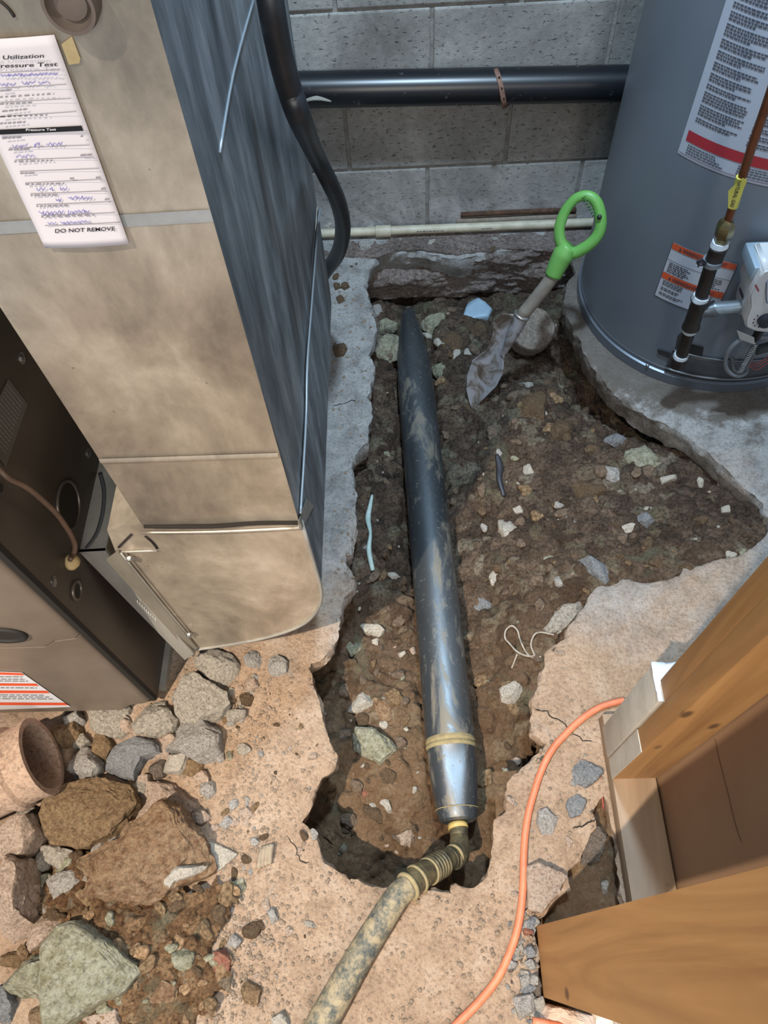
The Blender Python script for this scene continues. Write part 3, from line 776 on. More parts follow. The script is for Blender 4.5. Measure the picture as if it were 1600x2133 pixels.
r5('brown rounded lump beside the white broken chip', [(640,1400),(700,1410),(740,1450),(720,1510),(650,1500),(630,1450)], .035, soilr)
r5('brown rounded lump under the leaf shaped stone', [(590,960),(640,930),(675,960),(670,1010),(610,1020)], .03, soilr)
r5('tan lump above the white chip left of the tool', [(765,850),(810,835),(840,880),(810,905),(770,900)], .025, brown)
r5('brown lump right of the large greenish stone tip', [(690,1260),(740,1230),(800,1260),(780,1310),(710,1310)], .03, soilr)
C6 = ((1000, 700), 2.6667)
def r6(label, out, h, mat, name='trench_stone', cat='stone', **kw): return rock(name, out, h, mat, label, cat, org=C6[0], k=C6[1], **kw)
r6('big grey green wedge stone by the right slab corner', [(555,1230),(620,1215),(700,1260),(760,1310),(690,1385),(640,1350),(590,1300)], .045, blueg, facets=4)
r6('light grey square faced stone in the middle of the dug soil', [(670,730),(770,740),(775,800),(715,820),(690,780)], .035, grey2)
r6('bright white oval pebble below the dark hollow', [(1005,780),(1090,770),(1095,790),(1020,810)], .018, pale)
r6('bluish pyramid shaped stone in the soil right of centre', [(870,1000),(930,975),(985,1010),(930,1050),(880,1030)], .035, blueg)
r6('white speckled round stone left part of the dug soil', [(230,730),(260,710),(300,740),(290,785),(240,775)], .028, pale)
r6('chalky white shard below the speckled round stone', [(165,930),(240,950),(240,975),(200,980)], .018, pale)
r6('cream and brown stone at the border of trench and side pit', [(105,1010),(150,1000),(200,1060),(195,1110),(140,1130),(110,1070)], .035, pale)
r6('round grey pebble near the near edge of the side pit', [(415,1340),(440,1325),(485,1360),(480,1390),(430,1385)], .022, grey2)
r6('tan block of earth beside the shovel blade, nearer one', [(365,520),(400,450),(500,455),(520,520),(480,550),(400,590)], .045, soilr, name='soil_clod', cat='clod')
r6('largest brown clod right of the shovel blade', [(215,330),(330,300),(380,360),(370,470),(330,510),(240,430)], .05, soilr, name='soil_clod', cat='clod')
r6('flat grey stone on the crest right of the shovel tip', [(150,270),(230,245),(310,265),(300,295),(200,310)], .025, grey1)
r6('broad brown clod below the light square faced stone', [(505,830),(600,790),(700,820),(690,880),(600,920),(520,870)], .035, soilr, name='soil_clod', cat='clod')
r6('broad grey green lump before the dark hollow', [(800,630),(900,600),(1000,640),(1050,690),(980,740),(850,720)], .035, green)
r6('lumpy stone ledge where the slab broke off by the string', [(355,1620),(400,1560),(430,1510),(540,1470),(570,1500),(540,1560),(490,1600),(440,1640),(390,1660)], .05, grey1)
r6('small chalk white chips at the right end of the dug soil', [(1305,820),(1340,815),(1385,850),(1330,870)], .02, pale)
r6('pale stone at the far right of the dug soil', [(1340,940),(1380,935),(1395,975),(1350,975)], .02, pale)
r6('light grey angular stone in front of the dark hollow', [(690,560),(760,545),(830,570),(800,600),(720,600)], .025, blueg)
r6('brown angular clod right of the bluish pyramid stone', [(1190,1010),(1230,990),(1270,1015),(1240,1045)], .02, soilr, name='soil_clod', cat='clod')
r6('whitish vein of stone across the soil below the pyramid stone', [(780,1060),(850,1035),(915,1045),(870,1080),(800,1090)], .018, pale)
CU = ((560, 420), 2.353)
def ru(label, out, h, mat, name='trench_stone', cat='stone', **kw): return rock(name, out, h, mat, label, cat, org=CU[0], k=CU[1], **kw)
ru('rounded greenish stone right of the tool nose', [(795,785),(840,770),(885,800),(870,840),(840,860),(810,830)], .03, green)
ru('jagged green grey stone just right of the tool tip', [(730,580),(800,550),(860,550),(880,600),(830,640),(770,610)], .035, green)
ru('thin white flake beside the tool nose', [(745,635),(800,645),(810,665),(775,665)], .012, pale)
ru('small pale stone below the thin white flake', [(805,680),(830,665),(855,695),(830,702)], .016, pale)
ru('bluish white triangular chip left of the shovel blade', [(900,740),(930,710),(945,760),(905,765)], .018, pale)
ru('bluish square chip nearest the shovel blade edge', [(950,745),(970,715),(1010,712),(990,750),(965,768)], .02, pale)
ru('greenish ledge of stone left of the tool nose', [(520,650),(600,635),(640,650),(630,740),(570,770),(530,740)], .04, green)
ru('green grey stone in front of the tunnel opening, left', [(515,580),(570,570),(630,585),(620,620),(540,625)], .03, green)
ru('grey pebble inside the tunnel opening', [(505,510),(545,500),(560,540),(525,570),(505,545)], .03, grey2)
ru('large brown clod between the blue shard and the tool', [(835,650),(900,640),(960,680),(930,720),(860,710)], .03, soilr, name='soil_clod', cat='clod')
ru('grey textured clod under the blue shard', [(975,600),(1060,585),(1090,620),(1060,670),(1000,650)], .035, soilr, name='soil_clod', cat='clod')
rock('soil_clod', [(697,712),(712,708),(722,722),(716,735),(700,738),(694,725)], .022, soilr, 'single dark round clod on the pale slab strip beside the duct', 'clod', z0=0)
rock('soil_clod', [(712,586),(724,584),(728,594),(718,600),(710,596)], .016, soilr, 'right lump of the clod cluster on the slab strip near the black hose', 'clod', z0=0)
rock('soil_clod', [(694,588),(706,586),(709,597),(698,601)], .014, soilr, 'left lump of the clod cluster on the slab strip near the black hose', 'clod', z0=0)
rock('soil_clod', [(700,618),(714,615),(720,624),(706,630)], .012, soilr, 'flat clod nearer than the cluster on the pale slab strip', 'clod', z0=0)
rock('wall_stone', [(675,450),(690,444),(697,460),(688,474),(676,470)], .045, pale, 'round white stone at the wall foot left of the black hose', 'stone', z0=0.0)
rock('wall_stone', [(790,452),(810,450),(822,462),(800,466)], .03, grey2, 'angular stone at the wall foot above the pipe coupling', 'stone', z0=0.0)
rock('wall_stone', [(762,462),(776,458),(785,472),(766,476)], .025, pale, 'pale stone at the wall foot left of the pipe coupling', 'stone', z0=0.0)
rock('wall_stone', [(722,462),(745,458),(758,468),(735,474)], .022, grey1, 'flat grey stone behind the cream pipe by the black hose', 'stone', z0=0.0)
rock('wall_stone', [(745,500),(765,497),(772,512),(752,518)], .022, grey2, 'grey lump in front of the cream pipe on the far slab', 'stone', z0=0.0)
rock('broken_concrete', [(1192,1598),(1215,1577),(1245,1590),(1258,1606),(1243,1625),(1218,1640),(1200,1630)], .035, blueg, 'dark grey stone embedded in the slab edge beside the sill plate, largest of three', 'stone', z0=-.005)
rock('broken_concrete', [(1178,1668),(1205,1655),(1222,1672),(1210,1695),(1190,1702)], .035, blueg, 'middle dark grey stone of three in the slab edge', 'stone', z0=-.005)
rock('broken_concrete', [(1122,1690),(1145,1680),(1162,1700),(1155,1735),(1135,1745),(1120,1715)], .03, grey2, 'grey and pink stone nearest the orange cord, third of three', 'stone', z0=-.005)
rock('broken_concrete', [(1098,1808),(1120,1798),(1178,1826),(1160,1860),(1128,1898),(1102,1890)], .035, pinkc, 'cracked tan slab piece left of the dark gap near the orange cord', 'rubble', z0=-.004, facets=2, p=.2, q=.4)
rock('broken_concrete', [(1210,1735),(1245,1722),(1262,1745),(1250,1790),(1215,1800)], .04, darkr, 'shaded concrete chunk in the gap beside the sill plate', 'rubble', z0=-.05)
rock('broken_concrete', [(1252,1838),(1266,1832),(1270,1858),(1258,1866)], .03, grey1, 'small shaded stone lying deep in the gap', 'stone', z0=-.05)
for lab, pts, m_ in (
    ('flat slate oval pebble by the foot of the near post', [(1096,1972),(1112,1970),(1115,1992),(1100,1996)], blueg),
    ('dusty grey lump lower left of the near post', [(1083,2035),(1103,2030),(1108,2055),(1090,2065)], grey2),
    ('pale chip cluster left of the near post foot', [(1104,2030),(1120,2032),(1122,2052),(1106,2050)], grey2),
    ('broad dark rubble piece at the bottom right corner of the slab', [(1070,2080),(1110,2070),(1122,2110),(1085,2125)], grey2),
    ('grey angular piece next to the crumpled drywall', [(1112,2085),(1132,2075),(1142,2105),(1120,2118)], grey1),
    ('rust pink lump at the near left corner of the post', [(1090,1935),(1108,1930),(1112,1945),(1094,1948)], redbk)):
    rock('rubble_stone', pts, .025, m_, lab, 'stone', z0=0)
rock('drywall_piece', [(1128,2090),(1170,2100),(1235,2118),(1240,2150),(1170,2140),(1132,2125)], .05, plain('drywall_core', 'b9a292', .95, 0, 'cdb9aa', 20, .7, 50), 'crumpled pinkish drywall piece under the near post', 'drywall', z0=0.0, facets=9)
rock('drywall_piece', [(1240,2110),(1262,2092),(1290,2105),(1310,2150),(1245,2155)], .07, plain('drywall_paper', 'cbbfae', .95, 0, 'ded4c6', 12, .4, 50), 'rounded cream drywall piece beside the crumpled one', 'drywall', z0=0.0, p=.6)

# ---- countable pebbles: a few built, the others copied
peb_src = []
for k in range(9):
    V, F = rock_verts(lambda th, k=k: (1 + .25*np.sin(th*2+k) + .12*np.sin(th*3+2*k))*.010, .0075, 900+k, sub=3 if k < 9 else 2, facets=6, amp=.08)
    peb_src.append((V, F))
def pebbles(n, picks, mats, names, label, group, cat, smin=.35, smax=1.5, powr=2.5, seed=3):
    rg = np.random.default_rng(seed); first = {}; made = 0; tries = 0
    while made < n and tries < n*60:
        tries += 1
        q = picks(rg)
        if q is None: continue
        mi = int(rg.integers(len(mats))); k = int(rg.integers(len(peb_src))); key = (mi, k)
        s = smin + (smax-smin)*rg.random()**powr
        if key not in first:
            o = mk(names, peb_src[k][0], peb_src[k][1], mats[mi], origin=(0, 0, 0), smooth=True, angle=40)
            first[key] = o
        else:
            o = first[key].copy(); COL.objects.link(o)
        o.location = q; o.scale = (s, s*rg.uniform(.7, 1), s*rg.uniform(.7, 1.1)); o.rotation_euler = (rg.uniform(-.3, .3), rg.uniform(-.3, .3), rg.uniform(0, 6.28))
        tag(o, label, cat, group); made += 1
def pick_pit(rg):
    px = rg.uniform(660, 1560); py = rg.uniform(640, 1830)
    p = on_soil(px, py)
    if not inside(hole_w, np.array([p[0]]), np.array([p[1]]))[0]: return None
    s_ = (p[0]-MOLE_A[0])*ax[0] + (p[1]-MOLE_A[1])*ax[1]; d = abs((p[0]-MOLE_A[0])*ax[1] - (p[1]-MOLE_A[1])*ax[0])
    if d < .075 and -.1 < s_ < L+.25: return None
    return (p[0], p[1], soil_z(p[0], p[1])+.001)
pebbles(110, pick_pit, [pale, grey2, pinkc, green, soilr, pale], 'pebble', 'small pebble lying loose on the dug soil of the pit', 'pebbles scattered over the dug soil', 'pebble', seed=21, smin=.3, smax=1.3)
def free_slab(p):
    X_ = np.array([p[0]]); Y_ = np.array([p[1]])
    return not (inside(hole_w, X_, Y_)[0] or inside(gap_w, X_, Y_)[0] or inside(heap_w, X_, Y_)[0])
def pick_left(rg):
    t = rg.random()
    px = rg.normal(500, 60) if t < .6 else rg.uniform(430, 680); py = rg.uniform(1400, 2120)
    if px < 400 or px > 700: return None
    if px > 640 and py > 2000: return None
    p = P(px, py, .002)
    return (p[0], p[1], .001) if free_slab(p) else None
pebbles(115, pick_left, [grey2, pinkc, brown, soilr, pinkc, grey1], 'pebble', 'small stone chip on the dusty slab between rubble and hole', 'stone chips on the slab left of the hole', 'pebble', seed=5, smin=.22, smax=1.1)
def pick_right(rg):
    px = rg.uniform(1040, 1600); py = rg.uniform(1180, 2120)
    p = P(px, py, .002)
    if p[0] > .36: return None
    return (p[0], p[1], .001) if free_slab(p) else None
pebbles(28, pick_right, [grey2, pinkc, darkr, grey1], 'pebble', 'small stone chip on the slab right of the hole', 'stone chips on the slab right of the hole', 'pebble', seed=6, smin=.25, smax=1.0)
def pick_corner(rg):
    px = rg.uniform(1060, 1128); py = rg.uniform(1920, 2130); p = P(px, py, .002)
    return (p[0], p[1], .002) if free_slab(p) else None
pebbles(30, pick_corner, [grey2, blueg, darkr, grey1], 'pebble', 'small grey chip in the rubble beside the near post', 'grey chips beside the near post', 'pebble', seed=7, smin=.4, smax=1.3)
def pick_far(rg):
    px = rg.uniform(690, 1180); py = rg.uniform(484, 620); p = P(px, py, .002)
    if px > 780 and py > 520: return None
    return (p[0], p[1], .001) if free_slab(p) else None
pebbles(16, pick_far, [grey2, darkr, grey1, soilr], 'pebble', 'small chip on the far slab before the cream pipe', 'chips on the slab along the wall', 'pebble', seed=8, smin=.4, smax=1.3)

def pick_heap(rg):
    x = rg.uniform(hx0+.03, hx1-.03); y = rg.uniform(hy0+.03, hy1-.03)
    i = int((x-HX[0, 0])/.0026); j = int((y-HY[0, 0])/.0026)
    if i < 0 or j < 0 or i >= HX.shape[1] or j >= HX.shape[0] or HZ[j, i] < .003: return None
    return (x, y, float(HZ[j, i])+.001)
brown2 = stone_mat('light_earth_lump', ['7a5c40', '9a7852', 'b8966c'], 'c4a582', 14)
pebbles(110, pick_heap, [brown, soilr, brown2, brown2, green], 'soil_clod', 'crumbly brown clod on the heap of loose earth', 'clods on the heap of loose earth', 'clod', seed=44, smin=.45, smax=1.9, powr=1.6)
soilp = stone_mat('pit_lump', ['4a3d33', '6b594b', '857260'], '8f7d6a', 18)
pebbles(170, pick_pit, [soilr, soilp, soilp, brown], 'soil_clod', 'brown clod of earth lying on the dug soil of the pit', 'clods on the dug soil', 'clod', seed=45, smin=.5, smax=2.3, powr=2.0)
# fine crumbs nobody could count, one mesh
D0, F0 = ico(1); rg = np.random.default_rng(33); cv = []; cf = []; ct = []
def crumb(x, y, z, r):
    n = len(cv)
    for d in D0:
        k = r*rg.uniform(.7, 1.15); cv.append((x+d[0]*k, y+d[1]*k, z+d[2]*k*.7))
    for f in F0: cf.append(tuple(i+n for i in f))
cnt = 0
while cnt < 3600:
    t = rg.random()
    if t < .66: px, py = rg.normal(480, 85), rg.uniform(1390, 2130)
    elif t < .8: px, py = rg.uniform(640, 1130), rg.uniform(1800, 2130)
    elif t < .92: px, py = rg.uniform(1080, 1260), rg.uniform(1440, 2130)
    else: px, py = rg.uniform(690, 800), rg.uniform(560, 1300)
    p = P(px, py, .001)
    if not free_slab(p) or px < 0: continue
    crumb(p[0], p[1], .0005, .0011 + .0046*rg.random()**3.2); cnt += 1
o = mk('fine_crumbs', cv, cf, stone_mat('crumb_stone', ['7a5e48', '9a8069', 'b8a18a'], 'c9b6a0', 60), origin=(0, 0, 0), smooth=True)
tag(o, 'fine crumbs and grit strewn over the dusty concrete slab', 'grit', kind='stuff')

# =================================================================== THINGS
def proj(p):
    c = RM.T @ (np.asarray(p, float) - np.array([0, 0, CH])); return 800 + FOC*c[0]/c[2], 1066.5 + FOC*c[1]/c[2]
def text_shape(s, bold=False):
    cu = bpy.data.curves.new('t', 'FONT'); cu.body = s; cu.size = 1; cu.resolution_u = 3
    if bold: cu.offset = .015
    o = bpy.data.objects.new('t', cu); COL.objects.link(o)
    dg = bpy.context.evaluated_depsgraph_get(); me = o.evaluated_get(dg).to_mesh()
    V = [tuple(v.co) for v in me.vertices]; F = [tuple(p.vertices) for p in me.polygons]
    o.evaluated_get(dg).to_mesh_clear(); bpy.data.objects.remove(o); bpy.data.curves.remove(cu)
    return V, F
def put_text(mb, s, fn, u0, u1, v0, h, bold=False):
    """letters between u0 and u1, baseline v0, height h, mapped by fn(u, v)"""
    V, F = text_shape(s, bold); xs = [v[0] for v in V]; x0, x1 = min(xs), max(xs)
    mb.add([fn(u0 + (v[0]-x0)/(x1-x0)*(u1-u0), v0 - v[1]/.72*h) for v in V], F)
def bar(mb, fn, u0, u1, v0, v1, n=8):
    V = [fn(u0+(u1-u0)*i/n, v) for i in range(n+1) for v in (v0, v1)]
    mb.add(V, [(2*i, 2*i+1, 2*i+3, 2*i+2) for i in range(n)])
def words(mb, fn, u0, u1, v, th, rg, wmin=.015, wmax=.05, gap=.008):
    """one line of print too small to read: word sized dashes"""
    u = u0
    while u < u1:
        w = min(rg.uniform(wmin, wmax), u1-u); bar(mb, fn, u, u+w, v, v+th, 2); u += w+gap
def pxfn(A, B, up, plane):
    A = np.array(A, float); B = np.array(B, float); up = np.array(up, float)
    def f(u, v):
        q = A + (B-A)*u - up*v; return plane(q[0], q[1])
    return f
def squiggle(mb, plane, A, B, h, rg, n=14, r=.0007):
    pts = []
    for i in range(n):
        t = i/(n-1); x = A[0]+(B[0]-A[0])*t + rg.uniform(-2, 2); y = A[1]+(B[1]-A[1])*t + (h if i % 2 else -h)*rg.uniform(.2, 1)
        pts.append(plane(x, y))
    mb.tube(pts, r, seg=4, smooth=3)

# ---- return air duct beside the furnace
galv_lit = galv_mat('galvanised_lit', '8a8276', 'b8ad9c', 'e2d8c6', rough=.40, metal=.6, stretch=(1, 1, .6))  # front copy of the sheet, warm light put into its colour
galv_shade = galv_mat('galvanised_shade', '535a60', '7f878d', 'a9b1b7', rough=.42, metal=.7, stretch=(1, 3.2, .8), spots=False)  # same sheet for right-hand faces, cool shade put into its colour
galv_d = galv_mat('galvanised_frame', '85837c', '9d9b94', 'b4b1a8', rough=.42, metal=.35)
dark_gap = plain('dark_gap', '1c1812', .9)
duct = empty('return_air_duct', (-.286, .93, .03))
tag(duct, 'tall galvanised sheet metal return air duct with rounded elbow at its foot', 'duct')
DX0, DX1, DY0, DY1 = -.406, -.166, .566, 1.302
def sheet(poly, n=14):
    pass
mb = MB(); mb.box(DX0, DX1, DY0, DY1, .622, 2.45, .0025)
body = mb.obj('duct_body', galv_lit, duct, angle=30)
body.data.materials.append(galv_shade)
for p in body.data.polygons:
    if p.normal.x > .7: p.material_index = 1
mb = MB()
mb.grid(lambda u, v: (DX0+.002+(DX1-DX0-.004)*u, DY0-.0022-.0016*math.sin(math.pi*v), .796+.012*v), 8, 4)
mb.obj('raised_crease', galv_lit, duct)
mb = MB(); mb.grid(lambda u, v: (DX0+(DX1-DX0)*u, DY0-.0012, 1.160+.013*v+.004*u), 8, 2)
mb.obj('sealing_tape', plain('grey_tape', '8d9193', .55, .2, '9ea2a4', 30), duct, smooth=False)
# dark open lip where the straight duct meets the elbow
mb = MB(); mb.tube([(DX0+.004, DY0-.001, .627), (-.30, DY0-.003, .624), (-.23, DY0-.002, .628), (DX1-.002, DY0-.002, .625)], .0035, seg=8, smooth=4)
mb.obj('lip_gap', dark_gap, duct)
mb = MB(); mb.tube([(DX0-.004, DY0-.006, .617), (-.30, DY0-.008, .616), (DX1, DY0-.006, .617)], .0028, seg=8, smooth=4)
mb.obj('folded_lip', galv_lit, duct)
# side seam running back from the corner
mb = MB()
pts = [PX(626, 1070, DX1+.003), PX(633, 960, DX1+.004), PX(638, 860, DX1+.004), PX(640, 760, DX1+.004), PX(648, 650, DX1+.006), PX(655, 560, DX1+.007), PX(662, 470, DX1+.006), PX(668, 432, DX1+.005)]
mb.tube(pts, .0022, seg=8, smooth=5); mb.obj('side_seam', plain('seam_metal', '8f979b', .45, .6), duct)
mb = MB(); mb.tube([p + np.array([-.002, 0, -.005]) for p in pts], .0022, seg=6, smooth=5); mb.obj('seam_gap', dark_gap, duct)
mb = MB(); mb.tube([PX(528, 0, DX1+.0005), PX(487, 150, DX1+.0005), PX(458, 318, DX1+.0005)], .0016, seg=6, smooth=4)
mb.obj('cross_crease', plain('crease_metal', '868f95', .45, .6), duct)
mb = MB(); q = [PX(x, y, DX1+.0022) for x, y in ((638, 1038), (653, 1053), (629, 1100), (622, 1084))]
mb.prism(q, (.001, 0, 0)); mb.obj('foil_tape', plain('foil', '8b8a83', .45, .7, 'a19f97', 40), duct, smooth=False)
# rubber flange near the top and scraps of tape
c = PY(152, -8, DY0); e = PY(210, -8, DY0); R_ = np.linalg.norm(e-c)
mb = MB(); mb.lathe(c, (0, -1, 0), [(R_, 0), (R_*1.0, .010), (R_*.93, .016), (R_*.80, .016), (R_*.74, .009), (R_*.66, .007), (R_*.58, .010), (R_*.2, .011)], 40)
mb.obj('round_plug', plain('brown_rubber', '5d534c', .6, 0, '6b6058', 20), duct, angle=40)
mb = MB(); mb.prism([PY(x, y, DY0-.001) for x, y in ((128, 92), (150, 75), (168, 122), (166, 131), (144, 134))], (0, -.0006, 0))
mb.obj('tape_scrap', plain('old_tape', 'a08f68', .6, 0, 'b5a680', 40), duct, smooth=False)
mb = MB(); mb.tube([PY(0, 2, DY0-.001), PY(18, 18, DY0-.001), PY(30, 35, DY0-.001)], .0012, seg=5, smooth=3); mb.obj('pen_mark', plain('black_mark', '26221f', .6), duct)
# elbow
E2 = [(-.166, .617)]
heel_px = [(640, 1130), (655, 1180), (668, 1228), (666, 1255), (655, 1276), (635, 1296), (600, 1313), (550, 1328), (500, 1338), (450, 1346), (402, 1353)]
EYF = .574
heel = [PY(x, y, EYF) for x, y in heel_px]
H2 = []
for i in range(len(heel)-1):
    p0, p1, p2, p3 = heel[max(i-1, 0)], heel[i], heel[i+1], heel[min(i+2, len(heel)-1)]
    for k in range(5):
        t = k/5; H2.append(.5*((2*p1)+(-p0+p2)*t+(2*p0-5*p1+4*p2-p3)*t*t+(-p0+3*p1-3*p2+p3)*t**3))
H2.append(heel[-1])
top = [np.array([-.470, EYF, .602]), np.array([-.44, EYF, .616]), np.array([DX1, EYF, .616])]
lowl = [PY(245, 1160, EYF)]
poly = top + H2 + lowl
mb = MB(); mb.prism(poly, (0, DY1-EYF+.003, 0))
elb = fix_normals(mb.obj('elbow', galv_lit, duct, angle=35))
elb.data.materials.append(galv_shade)
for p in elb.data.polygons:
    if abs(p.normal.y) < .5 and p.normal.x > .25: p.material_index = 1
# rolled edge along the heel
mb = MB(); mb.tube([p + np.array([.001, -.001, 0]) for p in [np.array([DX1, EYF, .616])]+H2], .0035, seg=8, smooth=1); mb.obj('rolled_edge', galv_d, duct)
# notch marks cut in the cheek beside the duct
mb = MB(); mb.tube([PY(247, 1140, EYF-.001), PY(262, 1125, EYF-.001), PY(274, 1113, EYF-.001)], .002, seg=6, smooth=2)
mb.tube([PY(303, 1117, EYF-.001), PY(318, 1130, EYF-.001), PY(327, 1142, EYF-.001)], .0022, seg=6, smooth=2)
mb.obj('tin_snip_cut', dark_gap, duct)
mb = MB(); mb.tube([PY(246, 1150, EYF-.001), PY(290, 1148, EYF-.002), PY(328, 1147, EYF-.001)], .002, seg=6, smooth=2); mb.obj('folded_tab', galv_d, duct)

# ---- filter rack between furnace and elbow
rack = empty('filter_rack', (-.52, .9, .03))
tag(rack, 'galvanised filter rack standing between the dark furnace side and the duct elbow', 'filter rack')
T1, T2 = P(165, 1150, .505), P(219, 1147, .505)
B1, B2 = PY(385, 1375, .556), PY(404, 1363, .556)
T1b, T2b = T1 + np.array([0, .66, 0]), T2 + np.array([0, .66, 0])
mb = MB(); mb.prism([T1, T2, B2, B1], (0, .005, 0)); o = mb.obj('front_strip', galv_d, rack, smooth=False)
mb = MB(); mb.prism([T1, T2, T2b, T1b], (0, 0, -.004)); mb.obj('top_cover', galv_d, rack, smooth=False)
mb = MB(); i_ = np.array([.001, .006, -.006]); j_ = np.array([-.012, .006, -.006]); mb.prism([T1+i_, T2+j_, B2+j_, B1+i_], (0, .60, 0)); mb.obj('rack_body', galv_d, rack, smooth=False)
# arc left by a tool on the top cover
mb = MB(); mb.tube([P(208, 985, .507), P(216, 1020, .507), P(214, 1065, .507), P(202, 1110, .507), P(180, 1143, .507)], .0035, seg=6, smooth=5, flat=.15)
mb.obj('arc_mark', plain('arc_grey', '5f6163', .5, .5), rack)
mb = MB(); A1, A2 = PY(222, 1168, .566), PY(246, 1150, .568); A3, A4 = PY(410, 1350, .568), PY(404, 1371, .560)
mb.prism([A1, A2, A3, A4], (0, .004, 0)); mb.obj('angle_strip', galv_mat('angle_metal', '777267', '8b8679', '9f998b', .42, .4), rack, smooth=False)
mb = MB(); mb.tube([PY(252, 1152, .566), PY(330, 1248, .566), PY(398, 1330, .566)], .0018, seg=8, smooth=3); mb.obj('edge_rail', galv_d, rack)
for q in ((271, 1164), (394, 1322)):
    mb = MB(); p = PY(q[0], q[1], .566); mb.lathe(p, (0, -1, 0), [(.006, 0), (.006, .003), (.004, .005)], 6); mb.lathe(p, (0, -1, 0), [(.0085, -.001), (.0085, .0012)], 16)
    mb.obj('screw', plain('screw_zinc', 'b9bbb8', .3, .9), rack, smooth=False)
mb = MB(); rg = np.random.default_rng(4)
pl = lambda x, y: PY(x, y, .5715-.004*((y-1150)/220.)-.013*(y-1150)/220. - .001)
for k in range(9):
    x, y = 286+k*4.6, 1257+k*4.6
    mb.tube([P(x, y, 0)*0 + (T1*(1-((y-1150)/225.)) + B1*((y-1150)/225.))*0 + PY(x, y-6, .5690), PY(x+3, y+6, .5690)], .0006, seg=4, smooth=1)
mb.obj('chalk_tally', plain('chalk', 'c9c9c4', .8), rack)

# ---- furnace
brown_m = plain('brown_painted_steel', '403932', .42, .35, '4b433b', 6, .05, 30)
taupe = plain('taupe_painted_steel', '7b7064', .38, .3, '8e8174', 4, .05, 20)
furn = empty('furnace', (-.86, .84, 0)); tag(furn, 'dark brown furnace cabinet with taupe doors on the left', 'furnace')
FX, FY = -.556, .487
mb = MB(); mb.box(-1.18, FX, FY, 1.22, .02, 1.0, .004); mb.obj('cabinet', brown_m, furn, angle=30)
mb = MB(); mb.box(-1.17, FX+.012, FY+.02, 1.2, 0, .02); mb.obj('base_rail', galv_d, furn, smooth=False)
for nm, z0, z1 in (('lower_door', .035, .412), ('upper_door', .416, 1.0)):
    # pressed door: flat middle, rounded sides
    prof = [(FX-.012, FY), (FX-.012, FY-.008), (FX-.020, FY-.016), (FX-.055, FY-.020), (FX-.07, FY-.030), (-1.10, FY-.030), (-1.12, FY-.020), (-1.16, FY-.016), (-1.17, FY)]
    mb = MB(); mb.prism([(x, y, z0) for x, y in prof], (0, 0, z1-z0)); o = fix_normals(mb.obj(nm, taupe, furn, smooth=True, angle=50))
    if nm == 'lower_door': door = o
mb = MB(); mb.box(FX-.010, FX+.001, FY-.010, FY, .03, 1.0, .001); mb.obj('gap_strip', plain('gap_black', '17140f', .8), furn, smooth=False)  # black strip standing in for the shaded gap beside the doors
# pull recess
c = PY(8, 1322, FY-.031); mb = MB()
mb.tube([c + np.array([.034*math.cos(a), -.001, .024*math.sin(a)]) for a in np.linspace(0, 2*math.pi, 20)[:-1]], .005, seg=8, closed=True, smooth=2)
rim = mb.obj('door_pull', plain('black_plastic', '1a1714', .75), furn)
mb = MB(); mb.add([c+np.array([0, -.0012, 0])] + [c + np.array([.034*math.cos(a), -.0012, .024*math.sin(a)]) for a in np.linspace(0, 2*math.pi, 25)[:-1]], [(0, i+1, (i+1) % 24+1) for i in range(24)])
mb.obj('pull_recess', dark_gap, rim, smooth=False)
pf = lambda x, y: PY(x, y, FY-.0315)
mb = MB(); mb.prism([pf(-90, 1396), pf(46, 1401), pf(147, 1472), pf(-60, 1480)], (0, -.0006, 0))
lab = mb.obj('warning_label', plain('label_white', 'd9dade', .5), furn, smooth=False)
mb = MB(); pf2 = lambda x, y: PY(x, y, FY-.0327)
for a, b_, c_, d in (((-80, 1398), (44, 1402), (51, 1407), (-80, 1403)), ((-80, 1423), (74, 1424), (81, 1429), (-80, 1428)), ((-80, 1438), (97, 1439), (104, 1444), (-80, 1444)), ((-60, 1463), (134, 1464), (142, 1469), (-60, 1469))):
    mb.add([pf2(*q) for q in (a, b_, c_, d)], [(3, 2, 1, 0)])
mb.obj('orange_stripe', plain('label_orange', 'e2552e', .5), lab, smooth=False)
mb = MB(); rg = np.random.default_rng(9)
for y_, x1_ in ((1410, 55), (1415, 60), (1419, 66), (1433, 84), (1448, 100), (1452, 110), (1456, 118)):
    f = pxfn((-70, y_), (x1_-8, y_+1), (0, 1), pf2); words(mb, f, 0, 1, 0, 1.6, rg, .04, .12, .02)
mb.obj('small_print', plain('print_grey', '6d7076', .6), lab, smooth=False)
# side panel details
def side_disc(q, r, mat, nm, dx=.001, ring=False):
    c = PX(q[0], q[1], FX+dx); mb = MB()
    if ring: mb.tube([c + np.array([0, r*math.cos(a), r*math.sin(a)]) for a in np.linspace(0, 2*math.pi, 33)[:-1]], .003, seg=8, closed=True, smooth=1); 
    else: mb.lathe(c, (1, 0, 0), [(r, 0), (r, .0012)], 40)
    return mb.obj(nm, mat, furn, angle=40)
c0, c1 = PX(147, 975, FX), PX(150, 1135, FX)
rr = np.linalg.norm(c1-c0)/2*.62
side_disc((143, 1052), rr, plain('knockout_dark', '241e19', .55, .2), 'knockout_plate')
side_disc((143, 1052), rr, plain('knockout_rim', '4d453d', .4, .3), 'knockout_rim', .002, True)
side_disc((160, 1230), .013, dark_gap, 'wire_hole', .0015); side_disc((160, 1230), .015, plain('hole_rim', '5a5148', .4, .4), 'hole_rim', .002, True)
side_disc((0, 1017), .006, dark_gap, 'wire_hole')
